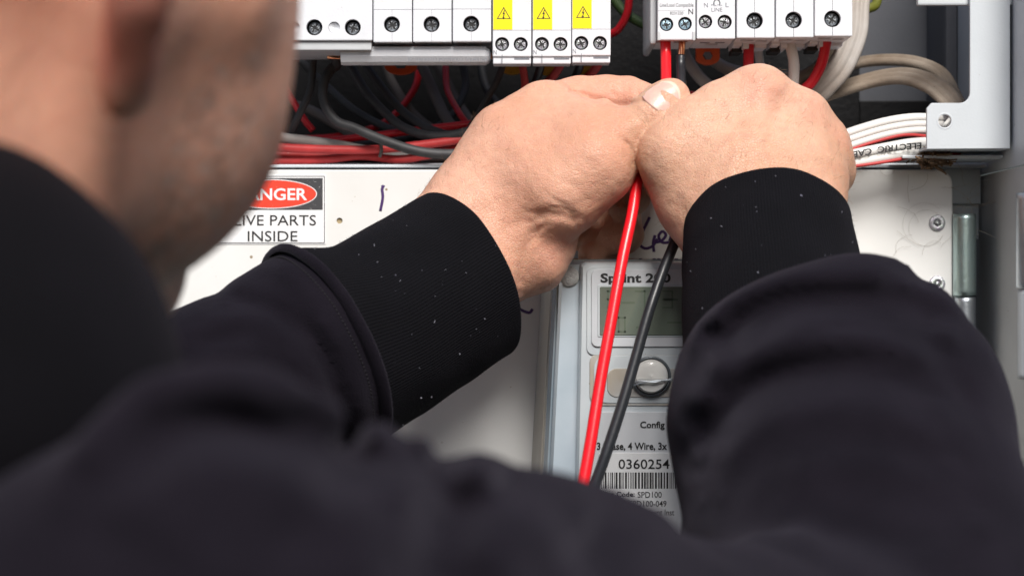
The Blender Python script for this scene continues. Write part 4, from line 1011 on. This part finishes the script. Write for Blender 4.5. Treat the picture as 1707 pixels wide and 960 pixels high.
# coarse body, fine hands, meeting on planes inside the sleeves
V1, F1 = sdf_mesh(full, (-330, 280, -345), (170, 850, 165), 3.0)
V2, F2 = sdf_mesh(both, (-75, 780, -45), (160, 940, 118), .85)
AL = nrm(P(790,400,850)-P(560,640,805)); AR = nrm(P(1285,380,826)-P(1350,600,775))
cL, cR = P(640, 575, 818), P(1325, 540, 790)
def beyond(p, off):
    left = p[:, 0] < 45
    return np.where(left, (p-cL)@AL, (p-cR)@AR) > off
def subset(V, Fc, keep):
    k = keep[Fc].all(1); Fc = Fc[k]; u, inv = np.unique(Fc, return_inverse=True); return V[u], inv.reshape(Fc.shape)
far1 = (V1[:, 1] > 740) & beyond(V1, 4)
V1, F1 = subset(V1, F1, ~far1)
V2, F2 = subset(V2, F2, beyond(V2, -1))
V2 = relax(V2, F2, 2, .4); V2h, F2h = V2.copy(), F2; V1 = relax(V1, F1, 1, .4)
Vb = np.vstack([V1, V2]); Fb = np.vstack([F1, F2+len(V1)])
# beard and flush masks in head space
q = hl_(Vb); inhead = np.exp(-np.maximum(0, np.linalg.norm(q-np.array([20, 0, 0]), axis=1)-135)/10)
ar = np.abs(q[:, 1])
def ss(x, a, b): t = np.clip((x-a)/(b-a), 0, 1); return t*t*(3-2*t)
beard = ss(q[:, 0]-.18*q[:, 2], 22, 42)*(1-ss(q[:, 2]+.30*(q[:, 0]-20), -22, -4))*ss(q[:, 2], -108, -90)
side = ss(q[:, 0], 20, 34)*(1-ss(q[:, 0], 46, 62))*(1-ss(q[:, 2], 30, 55))*ss(q[:, 2], -40, -15)      # sideburn
must = ss(q[:, 0], 82, 92)*(1-ss(q[:, 2], -34, -26))
beard = np.clip(np.maximum(np.maximum(beard, side*.9), must)*inhead, 0, 1)*(1-ss(ar, 67, 72))
beard *= .75+.25*vnoise(Vb, 14, 3)
ew = np.linalg.norm(q-np.array([-18, 84, 5]), axis=1)
flush = np.clip(1-ss(ew, 26, 42), 0, 1)*.95*(ar > 73)
flush = np.maximum(flush, .17*(Vb[:, 1] > 770)*(Vb[:, 0] < 50))
flush = np.maximum(flush, .30*(Vb[:, 1] < 620)*(Vb[:, 2] > -60))
nails = np.linalg.norm(Vb-P(1000, 150, 885), axis=1)
flush = np.maximum(flush, .34*(1-ss(nails, 14, 50)))
for kx, ky, kd in ((1266,152,842), (1332,192,850), (1374,238,858), (925,420,842), (1085,250,850)):
    flush = np.maximum(flush, .36*(1-ss(np.linalg.norm(Vb-P(kx, ky, kd), axis=1), 4, 16)))
flush = np.maximum(flush, .25*np.clip(vnoise(Vb, 22, 5), 0, 1)*((Vb[:, 1] < 700) & (q[:, 2] < 0)))
mesh('body', Vb, Fb, M['skin'], person, attrs={'beard': beard, 'flush': flush})
# short hair cap
def hair_sdf(p):
    q = hl_(p); d = head_sdf(p)-2.5
    d = smax(d, -(q[:, 2]-(8+.55*np.maximum(q[:, 0]-5, 0)+np.where(q[:, 0] < -30, -(-30-q[:, 0])*.55, 0)+3*vnoise(p, 9, 8))), 2)
    e = np.linalg.norm((q-np.array([-12, 0, 8]))*np.array([1, 0, 1]), axis=1)
    d = smax(d, -np.where(np.abs(q[:, 1]) > 50, e-30, 20)*-1*-1 if False else -(e-24+0*e)*0-9, 1) if False else d
    d = np.maximum(d, 34-e)
    return np.maximum(d, q[:, 0]-82+.3*q[:, 2]-20)
V, Fc = sdf_mesh(hair_sdf, (-260, 400, 20), (-20, 660, 205), 2.6)
mesh('hair', V, Fc, M['hair'], person)
for s in (-1, 1):
    bm = bmesh.new(); bmesh.ops.create_uvsphere(bm, u_segments=20, v_segments=12, radius=11.5)
    c = hw(85.5, 31*s, 12)
    for v in bm.verts: v.co = Vector(c)+v.co
    from_bm('eye', bm, M['eye'], person, True)

# thumbnail
a = nrm(P(1119,163,851)-P(1085,196,849)); nn = np.array([-.12, -.90, .36]); nn = nrm(nn-a*nn.dot(a)); b = np.cross(a, nn)
ax0 = P(1105, 177, 849.8); V, Fc, mi = [], [], []
NS, NT = 21, 21
for i in range(NS):
    s = i/(NS-1)
    for j in range(NT):
        t = j/(NT-1)*2-1
        ph = t*math.radians(44)*(1-.05*(2*s-1)**2)
        lo_ = -6.6+1.7*(1-(1-abs(t)**2.2)); hi_ = 8.6-3.6*abs(t)**2.4
        L_ = lo_+(hi_-lo_)*s
        r = 10.5-.011*(L_+6)**2
        V.append(ax0+a*L_+(nn*math.cos(ph)+b*math.sin(ph))*r)
for i in range(NS-1):
    for j in range(NT-1):
        Fc.append((i*NT+j, i*NT+j+1, (i+1)*NT+j+1, (i+1)*NT+j)); mi.append(1 if i >= NS-3 else 0)
nl = mesh('thumbnail', V, Fc, [M['nail'], M['nailedge']], person, mi=mi)
sm = nl.modifiers.new('s', 'SOLIDIFY'); sm.thickness = .0005; sm.offset = 0

# ------------------------------------------------------------------ clothing
def frame_uv(axis, chord):
    a = nrm(axis); u = np.asarray(chord, float); u = nrm(u-a*u.dot(a)); v = np.cross(a, u)
    if v[1] > 0: v = -v
    return a, u, v
# sleeve end planes
aL, uL, vL = frame_uv(P(775,455,838)-P(555,565,805), P(848,590,838)-P(710,322,838))
cbL = P(552, 568, 806)
nR = nrm(np.array([-.30*math.cos(.40), math.sin(.40), .95*math.cos(.40)])); cbR = P(1356, 556, 780)
def folds(p, A, s, seed): return A*vnoise(p*np.array([1, .7, 1]), s, seed)
def pc(p, pts, k=3): return chain(p, J(*pts), k)
def sleeve_l(p):
    d = smin(cone(p, cbL+aL*18, cbL-aL*62+np.array([3, 0, -6]), 44.0, 41), cone(p, cbL-aL*62+np.array([3, 0, -6]), ELL, 41, 50), 12)
    d = smin(d, cone(p, ELL, SHL, 52, 66), 14)
    d = d+folds(p, 1.2, 34, 1)+folds(p, .6, 15, 2)
    for pts, dep, w in (([(372,500),(440,512),(500,545),(545,600),(570,680),(580,760)], 4.5, 4.2), ([(575,520),(600,570),(622,640),(630,720)], 1.6, 2.2),
        ([(320,575),(380,562),(430,545)], 2.2, 3.0), ([(350,640),(420,620),(470,640),(500,720)], 1.6, 5), ([(420,460),(470,480),(520,520)], .9, 2.5)):
        d = d+crease(p, pts, dep, w, 800)
    for pts, dep, w in (([(455,425),(520,500),(570,590),(600,700)], 1.8, 4.0), ([(330,540),(400,520),(450,540),(505,610),(530,700)], 1.8, 4.5), ([(310,600),(380,590),(440,590)], 1.2, 3)):
        d = d-crease(p, pts, dep, w, 800)
    return smax(d, (p-cbL)@aL, 5)
def sleeve_r(p):
    d = smin(cone(p, P(1348,495,798), P(1394,700,712), 48, 57), cone(p, P(1394,700,712), ELR, 57, 64), 20)
    d = d+folds(p, 1.6, 42, 4)+folds(p, .8, 16, 5)
    for pts, dep, w in (([(1195,610),(1215,560),(1250,525),(1310,500),(1380,492),(1450,496),(1520,515),(1580,560)], 4.6, 5.2),
        ([(1250,560),(1330,520),(1420,515),(1500,545)], 1.2, 4), ([(1165,760),(1200,690),(1270,640),(1370,620),(1480,640),(1570,680)], 3.0, 6),
        ([(1200,830),(1260,770),(1360,730),(1480,735),(1590,780)], 2.6, 5.0), ([(1560,560),(1600,640),(1625,720)], 1.5, 4), ([(1230,700),(1190,760),(1170,840)], 1.8, 4), ([(1340,560),(1400,545),(1460,552)], .8, 1.8), ([(1300,860),(1400,820),(1520,830),(1640,880)], 2.0, 7),
        ([(1130,560),(1160,500),(1210,465)], 1.0, 2.5), ([(1400,590),(1490,600),(1560,640)], 1.2, 4), ([(1490,432),(1510,452),(1560,470)], 1.6, 2.6)):
        d = d+crease(p, pts, dep*1.7, w*.9, 800)
    for pts, dep, w in (([(1180,560),(1220,510),(1290,478),(1370,466),(1440,464),(1490,462)], 2.4, 5.0), ([(1150,700),(1200,630),(1280,580),(1380,562),(1480,580),(1570,620)], 2.6, 6),
        ([(1190,790),(1250,720),(1350,685),(1470,690),(1580,730)], 2.2, 6), ([(1290,810),(1390,778),(1500,785),(1620,830)], 1.8, 7)):
        d = d-crease(p, pts, dep*1.6, w, 800)
    return smax(d, (p-cbR)@nR, 12)
def torso_c(p):
    T = lambda x, y, dd, rr: P(x, y, dd)-np.array([0, 0, rr*1.02])
    sp = [(T(330,665,352,58), 58), (T(520,714,385,58), 58), (T(720,762,425,58), 58), (T(900,806,462,57), 57), (T(1090,880,505,57), 57), (T(1300,905,560,58), 58), (ELR, 60)]
    d = chain(p, sp, 14)
    d = smin(d, cone(p, ELR, P(1430,900,655), 60, 54), 26)
    d = smin(d, cone(p, SHR+[-30, 10, -25], SHL, 60, 66), 35)
    d = smin(d, cone(p, (-175, 430, -125), (-180, 455, -420), 92, 125), 40)
    d = d+folds(p, 2.2, 64, 6)+folds(p, .7, 26, 7)
    c = lambda pts, k=3: chain(p, [(P(x, y, dd), r) for x, y, dd, r in pts], k)
    d = smin(d, c([(215,760,330,5), (280,692,338,6), (350,672,345,6), (430,672,352,6), (520,722,360,5)]), 16)
    for pts, dep, w, dm in (
        ([(212,850),(218,790),(250,728),(310,704),(375,700),(450,718),(520,742),(600,775),(680,820)], 5.6, 6.2, 430),
        ([(705,735),(716,775),(730,830)], 2.6, 4, 445), ([(812,770),(806,800),(770,840),(735,910),(715,990),(705,1060)], 6.5, 5.0, 480),
        ([(520,830),(500,880),(510,960)], 2.2, 5, 420), ([(600,850),(610,900),(590,960)], 1.6, 5, 420),
        ([(970,850),(985,900),(960,980)], 3.0, 5, 520), ([(1080,880),(1180,900),(1260,960)], 3, 8, 580), ([(380,960),(400,900),(440,860)], 2.0, 6, 410),
        ([(1330,900),(1420,890),(1560,930)], 2.5, 8, 620)):
        d = d+crease(p, pts, dep*1.3, w, dm+16)
    for pts, dep, w, dm in (([(560,725),(620,716),(690,730)], 2.0, 5.5, 430), ([(745,750),(752,790),(725,840),(690,900),(670,970)], 2.6, 5.5, 460), ([(850,800),(850,850),(815,910),(780,980)], 2.6, 5, 480), ([(150,820),(180,740),(235,680),(300,658),(380,648),(450,672),(510,700)], 3.0, 4.5, 400),
        ([(275,960),(285,860),(315,785),(370,768),(450,782),(560,815)], 3.2, 5.5, 420), ([(940,830),(930,880),(890,950)], 1.6, 5, 500)):
        d = d-crease(p, pts, dep*1.3, w, dm+16)
    return d
def hoodie_sdf(p):
    d = torso_c(p)
    d = smin(d, sleeve_l(p), 5); d = smin(d, sleeve_r(p), 10)
    return smax(d, -(p[:, 2]+420), 4) if False else np.maximum(d, -(p[:, 2]+400))
V, Fc = sdf_mesh(hoodie_sdf, (-360, 230, -402), (235, 850, 60), 2.4)
V = relax(V, Fc, 2, .5)
hood = mesh('hoodie', V, Fc, M['cloth'], person)
# collar / folded hood round the neck
def collar_sdf(p):
    c = np.array([-150, 425, -34.]); ax = nrm(np.array([-.05, .12, 1.])); q = p-c; h = q@ax; rad = np.linalg.norm(q-h[:, None]*ax, axis=1)
    d = ell(p, P(-172, 676, 400), (57, 72, 57))
    d = smin(d, ell(p, (-200, 365, -24), (62, 45, 42)), 30)
    d = d+folds(p, 2.0, 45, 11)+folds(p, .8, 18, 12)
    # stands off the neck
    return smax(d, -cone(p, hw(-30, 0, -25)+[0, 0, 5], (-172, 392, -70.), 61, 65), 5)
V, Fc = sdf_mesh(collar_sdf, (-330, 310, -130), (0, 540, 80), 2.6)
mesh('collar', relax(V, Fc, 2, .5), Fc, M['collar'], person)

def cuff(name, base, tip, chord, up, lo, rv, label, nseg=30, k=140):
    """up/lo: radii (mm) on both sides of the axis at t = 0..1, rv: radius towards the camera"""
    a, u, v = frame_uv(tip-base, chord); n = len(up); V, UV = [], []
    ts = list(np.linspace(0, 1, nseg)); L = np.linalg.norm(tip-base)
    prof = [(t, 1.0) for t in ts]
    prof += [(1+.012, .99), (1+.02, .968), (1+.014, .94), (1-.03, .925), (1-.2, .92), (1-.5, .92)]
    for i, (t, s) in enumerate(prof):
        tt = min(max(t, 0), 1)*(n-1); j = min(int(tt), n-2); f = tt-j; f = f*f*(3-2*f)
        ru, rl, rw = (z[j]*(1-f)+z[j+1]*f for z in (up, lo, rv))
        c = base+a*L*t+u*(rl-ru)/2; r = (ru+rl)/2
        for m_ in range(k):
            ph = 2*math.pi*m_/k
            wob = 1+.010*math.sin(3*ph+1.3+t*2)+.006*math.sin(7*ph+t*5)
            V.append(c+(u*math.cos(ph)*r+v*math.sin(ph)*rw)*s*wob); UV.append((m_/k*1.0, i/len(prof)))
    V = np.array(V); nr = len(prof)
    V += (vnoise(V, 22, 9)*.8+vnoise(V, 9, 10)*.25)[:, None]*(-v)
    # rib relief
    Fc = np.array([[i*k+j, i*k+(j+1) % k, (i+1)*k+(j+1) % k, (i+1)*k+j] for i in range(nr-1) for j in range(k)])
    # duplicated seam column for the UVs on the far side
    me = mesh(name, V, Fc, M['cuff'], person, uv=UV)
    uvl = me.data.uv_layers[0].data
    for p_ in me.data.polygons:
        us = [uvl[l].uv[0] for l in p_.loop_indices]
        if max(us)-min(us) > .5:
            for l in p_.loop_indices:
                if uvl[l].uv[0] < .5: uvl[l].uv[0] += 1
    me['label'] = label
    # lint
    V2, F2 = [], []; rr = random.Random(name+label[:9])
    for _ in range(46):
        i = rr.randrange(1, nseg-1); ph = rr.random()*k; j = int(ph)
        p0 = V[i*k+j]; nrmv = nrm(p0-(base+a*((p0-base)@a))); s = rr.choice((.14, .18, .22, .35)); e = nrm(np.array([rr.gauss(0, 1) for _ in range(3)]))
        pts = [p0+nrmv*.25, p0+nrmv*.5+e*s*1.2, p0+nrmv*.3+e*s*2.2*rr.random()+np.array([rr.gauss(0, .3) for _ in range(3)])]
        vv, ff = sweep(cr(pts, 3), [(s*.45*math.cos(t), s*.45*math.sin(t)) for t in np.linspace(0, 6.28, 5, endpoint=False)])
        F2 += [[x+len(V2) for x in q_] for q_ in ff]; V2 += list(vv)
    mesh('lint', V2, F2, M['lint'], me); me.children[0]['kind'] = 'stuff'
    return me, (a, u, v)
pm = lambda px, d: px/F*d
cuff('cuff', P(530,578,798), P(775,455,838), P(848,590,838)-P(710,322,838),
     [pm(172,802), pm(140,815), pm(142,828), pm(146,838)], [pm(186,802), pm(176,815), pm(166,828), pm(156,838)], [38, 35, 33, 33], 'left cuff of ribbed black knit flecked with lint')
cuff('cuff', P(1296,600,774), P(1279,377,826), P(1418,352,826)-P(1140,398,826),
     [pm(158,774), pm(156,790), pm(148,810), pm(139,826)], [pm(165,774), pm(162,790), pm(150,810), pm(141,826)], [36, 35, 34, 32.5], 'right cuff of ribbed black knit flecked with lint')
# hem bead with stitching where the left sleeve meets its cuff
k = 160
def on_sleeve(off, phis):
    c0_ = cbL-aL*off; dirs = np.array([uL*math.cos(t)+vL*math.sin(t) for t in phis]); rr_ = np.full(len(phis), 25.)
    for _ in range(60):
        v_ = sleeve_l(c0_+dirs*rr_[:, None]); rr_ += np.clip(-v_*.6, -1, 1)
    return c0_+dirs*rr_[:, None], dirs
path, _d = on_sleeve(4.5, [2*math.pi*m_/k for m_ in range(k+1)])
path = path-_d*.6
V, Fc = sweep(path, [(4.2*math.cos(t), 2.6*math.sin(t)) for t in np.linspace(0, 6.28, 12, endpoint=False)])
hem = mesh('hem', V, Fc, M['cloth'], hood)
V, Fc = [], []
sp_, sdir = on_sleeve(10.0, np.linspace(0, 2*math.pi, 481))
for m_ in range(160):
    q_ = (sp_+sdir*.15)[m_*3:m_*3+3]
    vv, ff = sweep(np.array(q_), [(.32*math.cos(t), .32*math.sin(t)) for t in np.linspace(0, 6.28, 5, endpoint=False)])
    Fc += [[x+len(V) for x in f_] for f_ in ff]; V += list(vv)
mesh('stitching', V, Fc, M['thread'], hood)

# fine hairs on the hands and fuzz on the cuffs
def hairs(name, pts, nrms, m, parent, L, r, lean, seed):
    g = np.random.default_rng(seed); V, Fc = [], []
    for p0, n0 in zip(pts, nrms):
        t = nrm(lean-n0*n0.dot(lean)+g.normal(0, .35, 3)); l_ = L*g.uniform(.5, 1.2); c1 = g.normal(0, .25, 3)
        q0 = np.array([p0, p0+(n0*.35+t*.9)*l_*.5, p0+(n0*.45+t*1.7+c1)*l_*.5])
        v_, f_ = sweep(cr(q0, 3), [(r*math.cos(x), r*math.sin(x)) for x in (0, 2.1, 4.2)])
        Fc += [[i+len(V) for i in y] for y in f_]; V += list(v_)
    o = mesh(name, V, Fc, m, parent); o['kind'] = 'stuff'; return o
e1 = V2h[F2h[:, 1]]-V2h[F2h[:, 0]]; e2 = V2h[F2h[:, 3]]-V2h[F2h[:, 0]]; N_ = np.cross(e1, e2); N_ /= np.linalg.norm(N_, axis=1)[:, None]+1e-9
Cn = V2h[F2h[:, 0]]
if (N_[:, 1]*(Cn[:, 1]-860)).mean() < 0: N_ = -N_
front = np.where((N_[:, 1] < .1) & (Cn[:, 1] < 872) & (((Cn[:, 0] > 62) & (Cn[:, 2] > 12)) | ((Cn[:, 0] < -2) & (Cn[:, 2] > 8))))[0]
sel = rng.choice(front, 520, replace=False)
hairs('body_hair', Cn[sel], N_[sel], M['bodyhair'], person, 3.6, .035, np.array([.4, 0, .5]), 4)
for ch in [o for o in person.children if o.name.startswith('cuff')]:
    me_ = ch.data; vs = np.zeros(len(me_.vertices)*3); me_.vertices.foreach_get('co', vs); vs = vs.reshape(-1, 3)*1000+wl(ch)
    ns = np.zeros(len(me_.vertices)*3); me_.vertices.foreach_get('normal', ns); ns = ns.reshape(-1, 3)
    ctr = vs.mean(0); ns = np.where(((vs-ctr)*ns).sum(1)[:, None] < 0, -ns, ns)
    pick = rng.choice(140*30, 900, replace=False)
    hairs('fuzz', vs[pick], ns[pick], M['cuff'], ch, 1.1, .035, np.array([.2, .2, .6]), 7)
